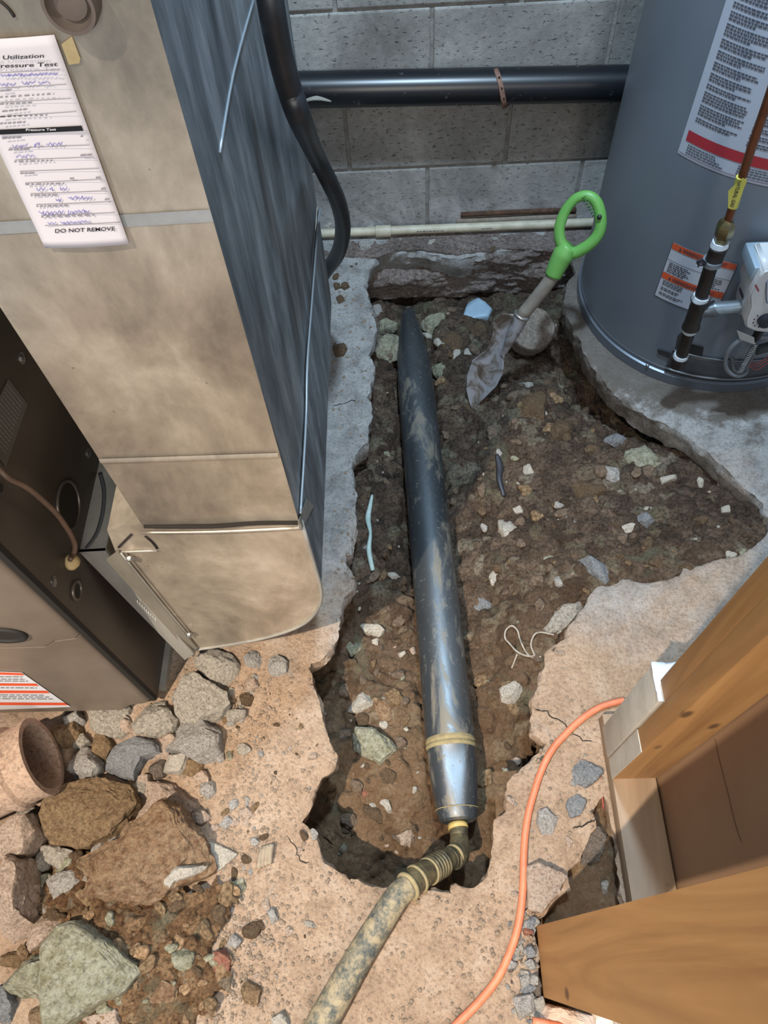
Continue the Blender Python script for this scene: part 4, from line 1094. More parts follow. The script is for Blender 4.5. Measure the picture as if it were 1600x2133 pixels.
for q in ((45, 746), (183, 944), (112, 1211)):
    c = PX(q[0], q[1], FX); mb = MB(); mb.lathe(c, (1, 0, 0), [(.0065, 0), (.0065, .003), (.003, .004)], 6); mb.lathe(c, (1, 0, 0), [(.009, 0), (.009, .0012)], 16)
    mb.obj('screw', plain('screw_steel', '8d8a86', .3, .9), furn, smooth=False)
ps = lambda x, y: PX(x, y, FX+.0012)
mb = MB(); mb.prism([ps(17, 789), ps(57, 842), ps(12, 972), ps(-40, 905)], (.0005, 0, 0)); lab2 = mb.obj('rating_label', plain('rating_grey', '5c5854', .5, .2), furn, smooth=False)
mb = MB(); rg = np.random.default_rng(3); ps2 = lambda x, y: PX(x, y, FX+.0022)
for k in range(14):
    t = k/14; a = np.array([13, 800])*(1-t) + np.array([-32, 905])*t; b_ = np.array([50, 846])*(1-t) + np.array([12, 955])*t
    words(mb, pxfn(a, b_, (0, 1), ps2), .05, .95, 0, 2.2, rg, .05, .14, .03)
mb.obj('small_print', plain('print_light', '8f8b86', .6), lab2, smooth=False)
# thermostat cable
wire = [(-30, 950), (0, 979), (20, 997), (56, 1015), (93, 1046), (121, 1074), (146, 1111), (156, 1136), (153, 1153), (146, 1166)]
mb = MB(); mb.tube([PX(x, y, FX+.012+.02*math.sin(math.pi*min(1, i/8))) for i, (x, y) in enumerate(wire)], .0042, seg=10, smooth=5)
w_ = mb.obj('control_cable', plain('brown_cable', '5b4638', .5, 0, '6d5645', 40)); tag(w_, 'thin brown control cable curving across the dark furnace side', 'cable')
mb = MB(); mb.lathe(PX(143, 1172, FX), (1, .1, .2), [(.013, 0), (.014, .006), (.010, .014), (.005, .018)], 20)
g_ = mb.obj('cable_bushing', plain('yellowed_putty', 'a68d5f', .8, 0, 'bfa678', 60, .4, 80), furn)

# ---- inspection tag stuck on the duct
TY = DY0 - .003
BR, BL, TR = PY(270, 505, TY), PY(95, 513, TY), PY(113, 72, TY)
TL = TR + BL - BR
tagm = plain('tag_paper', 'd3cfd4', .75, 0, 'd9d5da', 3)
root = empty('inspection_tag', tuple(BL)); tag(root, 'white paper gas pressure test tag filled in with blue pen, stuck on the duct', 'tag')
mb = MB(); 
def paper(u, v):
    p = TL + (TR-TL)*u + (BL-TL)*v; return p + np.array([0, -.0015*math.sin(math.pi*u) - .002*v*v, 0])
mb.grid(paper, 12, 24); sheet_o = mb.obj('paper_sheet', tagm, root)
sm = sheet_o.modifiers.new('thick', 'SOLIDIFY'); sm.thickness = .0004
pt = lambda x, y: PY(x, y, TY-.0042)
ink = plain('black_ink', '2b2930', .7); grey_i = plain('grey_ink', '8c8990', .7); blue_i = plain('blue_pen', '8384c8', .6)
mb = MB()
def line_text(s, A, B, h, mb, bold=False):
    put_text(mb, s, pxfn(A, B, (0, -1), pt), 0, 1, 0, h, bold)
def T(q): return (q[0]/4.538, 50+q[1]/4.538)
line_text('Gas Utilization', T((-150, 345)), T((415, 318)), 8.5, mb, True)
line_text('Piping Pressure Test', T((-330, 425)), T((545, 398)), 8.5, mb, True)
line_text('DO NOT REMOVE', T((520, 1975)), T((1085, 1952)), 8.0, mb, True)
mb.obj('bold_print', ink, root, smooth=False)
mb = MB(); mb.add([pt(*T(q)) for q in ((-60, 1002), (770, 962), (790, 1010), (-40, 1048))], [(3, 2, 1, 0)])
bb = mb.obj('black_banner', plain('banner_black', '0f0e12', .6), root, smooth=False)
pt_w = lambda x, y: PY(x, y, TY-.0052)
mb = MB(); put_text(mb, 'Pressure Test', pxfn(T((245, 1012)), T((530, 1006)), (0, -1), pt_w), 0, 1, 0, 5.0, True); mb.obj('banner_text', plain('banner_white', 'd8d6dc', .7), bb, smooth=False)
mb = MB()
for a, b_ in (((0, 465), (565, 435)), ((0, 610), (625, 575)), ((0, 745), (670, 708)), ((0, 880), (720, 832)), ((85, 1178), (845, 1148)), ((140, 1290), (885, 1262)),
              ((185, 1398), (935, 1370)), ((235, 1508), (965, 1472)), ((285, 1610), (1010, 1582)), ((340, 1712), (1050, 1684)), ((390, 1815), (1085, 1788)), ((425, 1910), (1140, 1880))):
    A, B = T(a), T(b_); bar(mb, pxfn(A, B, (0, -1), pt), 0, 1, 0, -1.5)
for a, b_ in (((0, 640), (100, 632)), ((0, 765), (300, 750)), ((0, 885), (445, 868)), ((20, 1090), (200, 1080)), ((80, 1198), (280, 1190)), ((135, 1310), (515, 1298)),
              ((190, 1420), (325, 1416)), ((240, 1525), (605, 1515)), ((290, 1630), (540, 1622)), ((345, 1732), (640, 1722)), ((390, 1832), (890, 1812)),
              ((760, 1250), (870, 1244)), ((760, 1070), (785, 1068)), ((660, 1470), (700, 1468)), ((905, 1462), (950, 1460)), ((955, 1568), (1000, 1564)), ((990, 1668), (1035, 1664)),
              ((0, 700), (510, 668)), ((20, 835), (265, 812)), ((0, 950), (240, 935))):
    A, B = T(a), T(b_); n_ = max(1, int((b_[0]-a[0])/70)); rg = np.random.default_rng(int(a[1])); words(mb, pxfn(A, B, (0, -1), pt), 0, 1, 0, -3.4, rg, .10/n_*2, .35/n_*2, .05)
mb.obj('form_print', grey_i, root, smooth=False)
mb = MB(); rg = np.random.default_rng(12)
for a, b_, h_ in (((10, 490), (540, 470), 3.5), ((0, 580), (150, 570), 3.5), ((210, 560), (330, 555), 4), ((360, 560), (470, 548), 4), ((120, 1160), (265, 1150), 4), ((325, 1145), (380, 1140), 5), ((440, 1140), (590, 1128), 4),
                  ((150, 1255), (325, 1245), 4.5), ((350, 1560), (420, 1556), 4.5), ((480, 1560), (495, 1560), 4), ((565, 1560), (635, 1552), 4), ((520, 1670), (570, 1665), 4), ((640, 1645), (880, 1640), 4.5),
                  ((370, 1790), (590, 1780), 5), ((640, 1780), (850, 1770), 5), ((440, 1888), (530, 1885), 3.5), ((570, 1885), (845, 1868), 3.5)):
    squiggle(mb, pt, T(a), T(b_), h_, rg, max(5, int((b_[0]-a[0])/16)), .0003)
mb.obj('handwriting', blue_i, root)

# ---- black hose hanging beside the duct
mb = MB()
hp = [PX(556, -60, -.125), PX(566, 20, -.125), PX(583, 110, -.125), PX(603, 185, -.122), PX(626, 250, -.118)]
hp += [PY(655, 318, 1.16), PY(684, 375, 1.22), PY(704, 420, 1.28), PY(714, 465, 1.34), PY(711, 505, 1.40), PY(700, 535, 1.46), PY(682, 560, 1.50), PY(668, 580, 1.52)]
mb.tube(hp, [.0145, .0145, .0145, .0148, .015, .0155, .016, .0165, .017, .0175, .018, .018, .018], seg=16, smooth=6)
tag(mb.obj('black_hose', plain('black_rubber', '16181c', .42, 0, '24262b', 25, .1, 60)), 'black rubber hose hanging down beside the duct in front of the wall', 'hose')

# ---- pipes on the wall
pl_a, pl_b = PY(640, 187, WY-.047), PY(1296, 174, WY-.047)
d_ = (pl_b-pl_a)/np.linalg.norm(pl_b-pl_a)
m_abs, nt, b = new_mat('black_drain_plastic'); v = tex_coord(nt)
n1 = noise(nt, v, 34, 8, .7, .3)
c = mixc(nt, ramp(nt, n1, [(.62, (0, 0, 0)), (.68, (1, 1, 1))]), '14161b', '4d4c4b')
nt.links.new(c, b.inputs['Base Color']); b.inputs['Roughness'].default_value = .32
drain = empty('drain_pipe', tuple(pl_a)); tag(drain, 'thick black plastic drain pipe running along the block wall', 'pipe')
mb = MB(); mb.tube([pl_a - d_*.25, pl_b + d_*.35], .0435, seg=40, smooth=1); mb.obj('pipe_run', m_abs, drain, angle=40)
mb = MB(); mb.tube([PY(634, 210, WY-.09), PY(660, 204, WY-.092), PY(690, 211, WY-.091)], [.006, .010, .003], seg=8, smooth=4, flat=.5); mb.obj('mortar_splash', plain('mortar_splash', '7d7a72', .95, 0, '8f8b82', 50, .5, 90), drain)
strap = MB(); c = PY(1048, 182, WY-.047)
pts = []
for k in range(15):
    a = math.radians(-60 + k*15); pts.append(c + d_*(-.012 + .0032*k - .012) + np.array([0, -math.cos(a-.6)*.047, -math.sin(a-.6)*.047]))
strap.tube(pts, .0075, seg=8, smooth=2, flat=.12)
st = strap.obj('hanger_strap', plain('rusty_copper', '6f5245', .7, .3, '8d6b5b', 40, .4, 90)); tag(st, 'rusty perforated metal strap around the black drain pipe', 'strap')
mb = MB()
for p, q in zip(pts[2:-1:2], pts[3::2]):
    m_ = (p+q)/2; nrm = np.array([0, m_[1]-c[1], m_[2]-c[2]]); nrm /= np.linalg.norm(nrm)
    mb.lathe(m_ + nrm*.0006, nrm, [(.0032, 0), (.0032, .001)], 12)
mb.obj('strap_hole', dark_gap, st)
cp_a, cp_b = P(676, 486, .022), P(1235, 463, .022); cd = (cp_b-cp_a)/np.linalg.norm(cp_b-cp_a)
cream = plain('cream_plastic', 'a39b86', .5, 0, 'bdb59f', 30, .1, 60)
cpv = empty('water_pipe', tuple(cp_a)); tag(cpv, 'thin cream plastic water pipe lying along the foot of the wall', 'pipe')
mb = MB(); mb.tube([cp_a - cd*.25, cp_b + cd*.3], .0135, seg=20, smooth=1); mb.obj('pipe_run', cream, cpv, angle=40)
k1 = P(783, 482, .022); k2 = P(814, 481, .022); mb = MB(); mb.lathe(k1, cd, [(.0135, -.001), (.018, 0), (.018, float(np.linalg.norm(k2-k1))), (.0135, float(np.linalg.norm(k2-k1))+.001)], 24); mb.obj('coupling', cream, cpv, angle=40)
mb = MB(); rg = np.random.default_rng(2)
for x0_, x1_ in ((868, 925), (1003, 1025)):
    A, B = P(x0_, 480 if x0_ < 900 else 474, .0365), P(x1_, 478 if x0_ < 900 else 473, .0365)
    f = lambda u, v, A=A, B=B: A + (B-A)*u + np.array([0, -.0045-.004*v, .0]) ; words(mb, f, 0, 1, 0, .9, rg, .05, .14, .03)
mb.obj('stamped_print', ink, cpv, smooth=False)
mb = MB(); mb.tube([PY(960, 447, WY-.004), PY(1040, 443, WY-.006), PY(1110, 440, WY-.004), PY(1200, 437, WY-.005)], .008, seg=7, smooth=5)
struct(mb.obj('trim_2', plain('rust_brown', '3f2a20', .95, 0, '5d4332', 40, .8, 70)))
mb = MB(); mb.tube([PY(950, 461, WY-.006), PY(1080, 456, WY-.008), PY(1200, 450, WY-.006)], .010, seg=8, smooth=5)
struct(mb.obj('trim_3', plain('dusty_board', '75695c', .95, 0, '8b8074', 40, .6, 70)))

# ---- water heater
HC = np.array([.872, 1.645]); HR = .351
def PC(px, py, R=HR):
    r = ray(px, py); a = r[0]**2+r[1]**2; bq = -2*(r[0]*HC[0]+r[1]*HC[1]); cq = HC@HC - R*R
    t = (-bq - math.sqrt(max(0, bq*bq-4*a*cq)))/(2*a); p = r*t; p[2] += CH; return p
def cyl(th, z, R=HR): return np.array([HC[0]+R*math.cos(th), HC[1]+R*math.sin(th), z])
def thz(px, py):
    p = PC(px, py); return math.atan2(p[1]-HC[1], p[0]-HC[0]), p[2]
heater = empty('water_heater', (HC[0], HC[1], 0)); tag(heater, 'large grey cylindrical gas water heater standing on the slab at the right', 'water heater')
m_heat = plain('grey_enamel', '6b727a', .42, .2, '727981', 3, .03, 20, spec=.5)
mb = MB(); mb.lathe((HC[0], HC[1], 0), (0, 0, 1), [(HR-.006, .004), (HR-.006, .030), (HR, .031), (HR, 1.42), (HR-.02, 1.45), (.02, 1.47)], 128); mb.obj('tank_shell', m_heat, heater, angle=30)
mb = MB(); mb.lathe((HC[0], HC[1], 0), (0, 0, 1), [(HR+.001, .0), (HR+.006, .001), (HR+.006, .030), (HR+.001, .033), (HR+.001, .045), (HR-.001, .047)], 128, cap=False); mb.obj('base_ring', plain('ring_enamel', '666d76', .35, .4), heater, angle=30)
for q in ((1351, 758),):
    p = PC(*q); mb = MB(); mb.lathe(p, (p[0]-HC[0], p[1]-HC[1], 0), [(.005, .004), (.005, .008), (.003, .010)], 12); mb.obj('screw', plain('screw_bright', 'aeb4ba', .3, .9), heater)
tm = lambda th0, th1, z0, z1, R: (lambda u, v: cyl(th0+(th1-th0)*u, z1+(z0-z1)*v, R))
# labels wrap round the shell
lab_w = plain('label_grey_white', 'a7acb6', .45); lab_w2 = plain('label_white_b', 'b4b7be', .45)
a0, z0 = thz(1412, 318); a0b, z1 = thz(1516, 0); aR = a0 + .80; z1 = z0 + 1.0*(z1-z0) + .12
mb = MB(); f = tm(a0, aR, z0, z1, HR+.0008); mb.grid(f, 40, 6); L1 = mb.obj('instruction_label', lab_w, heater, angle=40)
f = tm(a0, aR, z0, z1, HR+.0016); H_ = z1-z0; mbp = MB(); mbr = MB(); rg = np.random.default_rng(6)
zr0, zr1 = thz(1428, 290)[1], thz(1437, 270)[1]
vv = lambda z: (z1-z)/(z1-z0)
bar(mbr, f, .035, 1, vv(zr1), vv(zr0), 40); mbr.obj('red_band', plain('label_red', '9c2a33', .5), L1, smooth=False)
colu = ((.06, .40), (.46, .82))
for (ua, ub) in colu:
    v_ = .012; 
    while v_ < vv(zr1)-.04:
        nl = int(rg.integers(2, 5))
        for k in range(nl):
            if v_ < vv(zr1)-.03: words(mbp, f, ua, ub-(rg.uniform(.02, .16) if k == nl-1 else rg.uniform(0, .04)), v_, .007, rg, .012, .03, .004)
            v_ += .0135
        v_ += .009
    v_ = vv(zr0)+.012
    while v_ < .975:
        words(mbp, f, ua+.005, ub-rg.uniform(.0, .12), v_, .006, rg, .012, .03, .004); v_ += .0135
mbp.obj('small_print', plain('print_dark', '4c4f58', .6), L1, smooth=False)
mbp = MB(); bar(mbp, f, .01, 1, .986, .989, 40); mbp.obj('border_line', plain('border_brown', '6c4146', .6), L1, smooth=False)
b0, y1 = thz(1403, 502); b1, _ = thz(1540, 546); _, y0 = thz(1369, 617)
mb = MB(); f = tm(b0, b1, y0, y1, HR+.0008); mb.grid(f, 20, 4); L2 = mb.obj('warning_label', lab_w2, heater, angle=40)
f = tm(b0, b1, y0, y1, HR+.0016); f3 = tm(b0, b1, y0, y1, HR+.0022)
mo_ = MB(); bar(mo_, f, .012, .988, .015, .115, 20); om = plain('band_orange', 'c9532f', .5); mo_.obj('orange_band', om, L2, smooth=False); mo_ = MB(); bar(mo_, f, .012, .988, .53, .64, 20); mo_.obj('orange_band', om, L2, smooth=False)
mt = MB()
for vv_ in (.095, .62):
    put_text(mt, 'WARNING/AVERTISSEMENT', f3, .19, .86, vv_, .062, True)
    mt.add([f3(.13, vv_), f3(.17, vv_), f3(.15, vv_-.065)], [(0, 1, 2)])
for u0_, u1_, v0_, v1_ in ((0, .008, 0, 1), (.992, 1, 0, 1), (0, 1, 0, .008), (0, 1, .99, 1), (.01, .99, .30, .307)): bar(mt, f, u0_, u1_, v0_, v1_, 12)
for ua, ub in ((.06, .46), (.58, .92)):
    for v0_, n_ in ((.335, 6), (.665, 9)):
        for k in range(n_):
            if k in (3, 6) and v0_ > .6: continue
            words(mt, f, ua, ub-rg.uniform(0, .14), v0_+k*.031, .015, rg, .03, .07, .01)
mt.obj('small_print', plain('print_dark2', '3a3b42', .6), L2, smooth=False)
# lower access door
dth0, _ = thz(1412, 705); dth1 = dth0 + .95
m_door = plain('dark_grey_metal', '4b4d50', .45, .4, '55575a', 10)  # darker grey than the tank shell
mb = MB(); f = tm(dth0, dth1, .040, .122, HR+.0022); mb.grid(f, 30, 3); D1 = mb.obj('access_door', m_door, heater, angle=40)
sm = D1.modifiers.new('thick', 'SOLIDIFY'); sm.thickness = .002
mb = MB(); mb.tube([cyl(dth0+(dth1-dth0)*k/20, .052, HR+.006) for k in range(21)], .0035, seg=6, smooth=1); mb.tube([cyl(dth0+(dth1-dth0)*k/20, .120, HR+.004) for k in range(21)], .0028, seg=6, smooth=1); mb.obj('door_flange', plain('flange_grey', '6a6c6e', .4, .5), D1)
def onR(px, py, R=HR+.004): return PC(px, py, R)
mb = MB(); mb.add([onR(x, y) for x, y in ((1438, 716), (1466, 724), (1462, 749), (1434, 742))], [(0, 1, 2, 3)]); mb.obj('sight_window', plain('window_black', '0d0d0f', .2), D1, smooth=False)
mb = MB(); mb.prism([onR(x, y, HR+.0026) for x, y in ((1369, 730), (1372, 727), (1405, 737), (1412, 700), (1420, 692), (1432, 700), (1398, 768), (1392, 762), (1396, 747), (1372, 737))], (-.0003, -.001, 0)); mb.obj('mount_bracket', plain('bracket_dark', '3b3a3a', .5, .4), heater, smooth=False)
# gas control valve
GY = 1.245
vpoly = [(1552, 667), (1553, 682), (1574, 692), (1600, 694), (1665, 690), (1668, 560), (1600, 562), (1589, 567), (1580, 579), (1561, 617), (1562, 640)]
mb = MB(); mb.prism([PY(x, y, GY-.045) for x, y in vpoly], (0, .085, 0)); gv = fix_normals(mb.obj('gas_control', plain('valve_white', 'b9b9b9', .4, 0, 'c4c4c4', 10), heater, angle=35))
bm = bmesh.new(); bm.from_mesh(gv.data); bmesh.ops.bevel(bm, geom=bm.edges[:], offset=.004, segments=2, affect='EDGES'); bm.to_mesh(gv.data); bm.free()
c = PY(1594, 665, GY-.046); mb = MB(); mb.lathe(c, (0, -1, .1), [(.017, 0), (.016, .012), (.012, .014)], 24); mb.obj('dial', plain('dial_black', '1b1e24', .35), gv, angle=40)
mb = MB()
for k in range(9):
    a = math.radians(150+k*27); mb.box(*[v for i in range(3) for v in (c[i]+[math.cos(a), 0, math.sin(a)][i]*.024-.0012, c[i]+[math.cos(a), 0, math.sin(a)][i]*.024+.0012)])
mb.obj('dial_marks', ink, gv, smooth=False)
mb = MB(); mb.tube([PY(x, y, GY-.047) for x, y in ((1597, 590), (1604, 586), (1640, 586), (1640, 630), (1604, 632), (1597, 626))], .0012, seg=4, smooth=2, closed=True); mb.obj('panel_outline', plain('outline_blue', '51627d', .5), gv)
mb = MB(); mb.add([PY(x, y, GY-.047) for x, y in ((1572, 595), (1575, 592), (1582, 605), (1580, 609))], [(0, 1, 2, 3)]); mb.obj('red_mark', plain('red_mark', '8b3a40', .5), gv, smooth=False)
p1 = PY(1586, 560, GY-.02); mb = MB(); mb.box(p1[0]-.02, p1[0]+.05, GY-.03, GY+.05, p1[2]-.02, p1[2]+.012, .005); mb.obj('valve_cap', plain('cap_lightblue', '9fb2bf', .35, .4), gv, angle=40)
p1 = PY(1556, 608, GY+.01); mb = MB(); mb.box(p1[0]-.010, p1[0]+.03, GY-.005, GY+.03, p1[2]-.012, p1[2]+.010, .003); mb.obj('pressure_port', plain('port_dark', '3d4045', .4, .5), gv, angle=40)
p1 = PY(1582, 690, GY-.03); mb = MB(); mb.lathe(p1, (0, 0, -1), [(.010, -.01), (.010, .022), (.007, .03)], 14); mb.obj('thermopile_fitting', plain('fitting_black', '1e1e20', .4, .3), gv, angle=40)
# pilot tubes and wires under the valve
mb = MB(); mb.tube([PY(1605, 703, GY-.02), PY(1575, 703, GY-.03), PY(1543, 708, GY-.03), PY(1520, 728, GY-.03), PY(1511, 752, GY-.03), PY(1516, 772, GY-.03), PY(1535, 783, GY-.03), PY(1552, 778, GY-.02), PY(1556, 765, GY)], .0052, seg=12, smooth=6)
mb.obj('pilot_tube', plain('tube_grey', '75787b', .45, .3), heater)
mb = MB(); mb.tube([PY(1572, 722, GY-.035), PY(1567, 742, GY-.035), PY(1556, 762, GY-.033), PY(1541, 775, GY-.03), PY(1528, 768, GY-.028), PY(1524, 745, GY-.02)], .0045, seg=10, smooth=6); mb.obj('inner_tube', plain('tube_dark', '5c5e60', .45, .3), heater)
mb = MB(); A, B = PY(1574, 716, GY-.045), PY(1541, 774, GY-.042); n_ = 17*8; dv = (B-A)/np.linalg.norm(B-A); u_ = np.cross(dv, (0, 1, 0)); u_ /= np.linalg.norm(u_); w2 = np.cross(dv, u_)
mb.tube([A + (B-A)*k/n_ + (u_*math.cos(k*math.pi/4) + w2*math.sin(k*math.pi/4))*.0055 for k in range(n_+1)], .0014, seg=5, smooth=1); mb.obj('spring', plain('spring_steel', 'b3b5b4', .25, .95), heater)
mb = MB()
for k, off in enumerate((0, 6, 13)):
    mb.tube([PY(1555, 752+off*.5, GY), PY(1575, 757+off, GY-.02), PY(1592, 748+off, GY-.02), PY(1606, 738+off, GY-.02)], .0015, seg=6, smooth=5)
mb.obj('red_wire', plain('wire_red', '9a5050', .5), heater)
mb = MB(); mb.prism([PY(x, y, GY-.055) for x, y in ((1535, 688), (1571, 703), (1573, 718), (1541, 706))], (0, -.0006, 0)); mb.obj('paper_flag', plain('flag_paper', '9c9c98', .6), heater, smooth=False)
# black burner manifold below the valve
mb = MB(); mb.tube([PY(1574, 730, GY), PY(1620, 718, GY-.01), PY(1670, 712, GY-.01)], .012, seg=12, smooth=3); mb.obj('burner_manifold', plain('manifold_dark', '46484a', .4, .4), heater)

# ---- gas piping in front of the heater
blk = plain('black_iron', '35312f', .42, .6, '423c38', 30, .2, 80); tapew = plain('thread_tape', 'b5bcc2', .5, 0, 'cfd5d9', 50, .3, 90)
brass = plain('tarnished_brass', '6e6544', .3, .85, '8a8060', 20); copper = plain('aged_copper', '6f432c', .38, .7, '835238', 25)
gas = empty('gas_supply_pipe', tuple(PY(1410, 765, GY))); tag(gas, 'black iron gas pipe with tee and copper tube rising in front of the water heater', 'pipe')
def seg_(nm, qs, rs, mat, par=gas, seg=20, smooth=1, y=GY, **kw):
    mb = MB(); mb.tube([PY(a, b_, y) for a, b_ in qs], rs, seg=seg, smooth=smooth); return mb.obj(nm, mat, par, angle=35, **kw)
seg_('copper_tube', [(1672, 0), (1640, 90), (1598, 215), (1565, 310), (1540, 390), (1517, 458)], .0082, copper, smooth=3)
seg_('flare_nut', [(1520, 458), (1515, 464), (1513, 470), (1507, 492), (1505, 497)], [.011, .016, .018, .018, .014], brass, seg=6)
seg_('brass_adapter', [(1506, 492), (1501, 508)], [.013, .013], brass)
seg_('thread_tape', [(1502, 502), (1498, 514)], [.0165, .019], tapew)
seg_('coupling', [(1499, 511), (1497, 518), (1487, 541), (1484, 547)], [.020, .0175, .0175, .020], blk)
seg_('coupling_ring', [(1486, 540), (1483, 549)], [.0205, .0205], plain('ring_light', '8a9299', .4, .6))
seg_('nipple', [(1484, 545), (1460, 620)], .0145, blk)
seg_('thread_tape', [(1462, 616), (1458, 624)], [.018, .019], tapew)
tee = seg_('tee_fitting', [(1459, 622), (1457, 630), (1442, 672), (1439, 682)], [.021, .018, .018, .0205], blk)
seg_('tee_branch', [(1452, 650), (1480, 644), (1490, 642), (1492, 641)], [.015, .016, .019, .019], plain('galvanised_tee', '5f6468', .4, .7, '747a7e', 30), tee)
seg_('branch_pipe', [(1485, 643), (1545, 638)], .0148, plain('zinc_pipe', '8b959c', .35, .8, 'a3adb4', 30))
seg_('thread_tape', [(1541, 639), (1552, 638)], [.0165, .018], tapew)
seg_('hex_bushing', [(1549, 638), (1561, 637)], [.021, .021], plain('bushing_zinc', '7f878d', .35, .8), seg=6)
seg_('thread_tape', [(1438, 683), (1436, 690)], [.017, .016], tapew)
seg_('drip_leg', [(1438, 684), (1418, 745)], .0145, blk)
seg_('thread_tape', [(1420, 738), (1417, 745)], [.017, .018], tapew)
seg_('pipe_cap', [(1417, 743), (1415, 748), (1411, 760), (1409, 764)], [.0195, .0195, .0195, .012], blk)
mb = MB(); rg = np.random.default_rng(3)
for k in range(6):
    mb.tube([PY(1474, 552, GY-.01), PY(1462+rg.uniform(-6, 2), 545+rg.uniform(-8, 8), GY-.012), PY(1452+rg.uniform(-3, 4), 548+rg.uniform(-8, 9), GY-.012)], .0016, seg=5, smooth=2)
mb.obj('cut_cable_tie', ink, gas)
ty = plain('yellow_tape', 'b8b24c', .45, 0, 'c9c25c', 20); tg = empty('gas_tape', tuple(PY(1530, 405, GY))); tag(tg, 'yellow tape flag lettered for natural gas wrapped round the copper tube', 'tape')
mb = MB(); mb.tube([PY(1545, 368, GY), PY(1527, 430, GY)], .0098, seg=16, smooth=1)
mb.add([PY(x, y, GY-.012) for x, y in ((1548, 370), (1556, 378), (1531, 437), (1517, 434), (1517, 398), (1538, 378))], [(0, 1, 2, 3, 4, 5)]); mb.obj('tape_wrap', ty, tg, angle=30)
mb = MB(); pg = lambda x, y: PY(x, y, GY-.0135)
put_text(mb, 'NATURAL GAS', lambda u, v: pg(1543-17*u - 5*v, 377+55*u - 1.5*v), 0, 1, 1.0, 1.5, True); mb.obj('tape_lettering', ink, tg, smooth=False)

# ---- timber at the right
def wood_mat(name, c1, c2, c3, axis=2, scale=1.0, knots=True):
    m, nt, b = new_mat(name); s = [14, 14, 14]; s[axis] = 1.1
    v = tex_coord(nt, tuple(k*scale for k in s)); b.inputs['Roughness'].default_value = .62
    n1 = noise(nt, v, 1.0, 6, .55, 1.6)
    c = ramp(nt, n1, [(.3, c1), (.5, c2), (.7, c3)])
    v2 = tex_coord(nt, (3.2, 3.2, 1.4))
    if knots:
        k = ramp(nt, voro(nt, v2, 4.2), [(.07, (1, 1, 1)), (.14, (0, 0, 0))])
        c = mixc(nt, mathn(nt, 'MULTIPLY', k, .8), c, '3d2616')
    c = mixc(nt, mathn(nt, 'MULTIPLY', ramp(nt, noise(nt, v2, 2.2, 5, .6), [(.5, (0, 0, 0)), (.7, (1, 1, 1))]), .3), c, '8f6e4c')
    nt.links.new(c, b.inputs['Base Color']); bump(nt, b, n1, .15, .004); return m
pine = wood_mat('pine', '8e6539', 'a67a48', 'b58b58'); pine_d = wood_mat('dusty_pine', '77634e', '8b7660', '9c8870', 1)
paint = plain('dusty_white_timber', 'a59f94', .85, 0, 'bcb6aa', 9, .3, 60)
def poly_post(nm, poly_xy, z0, z1, mat, par=None):
    mb = MB(); mb.prism([(x, y, z0) for x, y in poly_xy], (0, 0, z1-z0)); o = fix_normals(mb.obj(nm, mat, par, smooth=False)); return o
mb = MB(); mb.box(.386, .471, -.55, .425, .0, .040, .002)
o = mb.obj('sill_plate', pine_d, angle=30); tag(o, 'dusty sill plate board lying along the foot of the stud wall', 'timber')
stud = empty('wall_stud', (.43, .33, .04)); tag(stud, 'tall pine wall stud standing on the sill plate, its dusty foot coloured pale as if brightly lit', 'timber')
mb = MB(); mb.box(.386, .472, .296, .334, .040, 2.4, .0015); mb.box(.386, .472, .334, .368, .436, 2.4, .0015)
mb.obj('stud_body', pine, stud, angle=30)
mb = MB(); mb.box(.3846, .3862, .2955, .3345, .0405, .27, .0005); mb.obj('lit_dust_strip', paint, stud, smooth=False)  # pale strip: white dust plus the bright light on it, put into colour
stub = empty('stud_stub', (.43, .37, .04)); tag(stub, 'short white painted timber stub with a torn top behind the tall stud', 'timber')
mb = MB(); mb.box(.382, .471, .3385, .398, .040, .425, .0015); mb.obj('stub_body', paint, stub, angle=30)
mb = MB(); mb.grid(lambda u, v: (.380+.092*u, .337+.063*v, .427+float(fbm(u*6, v*6, 3, 3))*.012), 14, 10); tp = mb.obj('torn_top', plain('blue_lit_top', 'b4bec7', .7, 0, 'c9d1d8', 20, .6, 60), stub)  # cool bluish light on the torn top is put into its colour
sm = tp.modifiers.new('t', 'SOLIDIFY'); sm.thickness = .003
post = poly_post('corner_post', [(.213, .045), (.213, -.066), (.262, -.066), (.262, .045)], .004, 2.3, pine)
tag(post, 'wide pine post nearest to the camera at the lower right, foot on the rubble', 'timber')
mb = MB(); mb.box(.4755, .487, -.6, .42, .004, 2.4); o = mb.obj('sheathing_panel', plain('brown_board', '8a6b4e', .8, 0, '96775a', 3, .1, 40), smooth=False); tag(o, 'smooth brown board panel behind the stud wall', 'panel')
mb = MB(); ppn = lambda x, y: PX(x, y, .4750); mb.tube([ppn(1490, 1540), ppn(1498, 1580), ppn(1516, 1650), ppn(1530, 1710), ppn(1545, 1755)], .0007, seg=4, smooth=4); mb.obj('panel_crack', plain('crack_brown', '5b4028', .9), o)

# dark earth down in the gap next to the sill plate
GX, GYY = np.meshgrid(np.arange(.16, .42, .005), np.arange(-.16, .34, .005))
gz = -.055 + fbm(GX*18, GYY*18, 66, 4)*.04
GZ, GT = clod_field(GX, GYY, gz, 700, .004, .018, np.random.default_rng(14))
GZ = np.minimum(GZ, -.012 - .0*GX)
tag(grid_mesh('gap_soil', GX, GYY, GZ, GT, m_soil), 'dark rubble soil down in the gap beside the sill plate', 'soil', kind='stuff')
mb = MB(); mb.tube([P(1250, 1615, .0), P(1254, 1650, -.01), P(1257, 1685, -.02)], .0016, seg=6, smooth=4); tag(mb.obj('red_wire', plain('wire_red2', '8d3a35', .5)), 'short thin red wire beside the sill plate', 'wire')

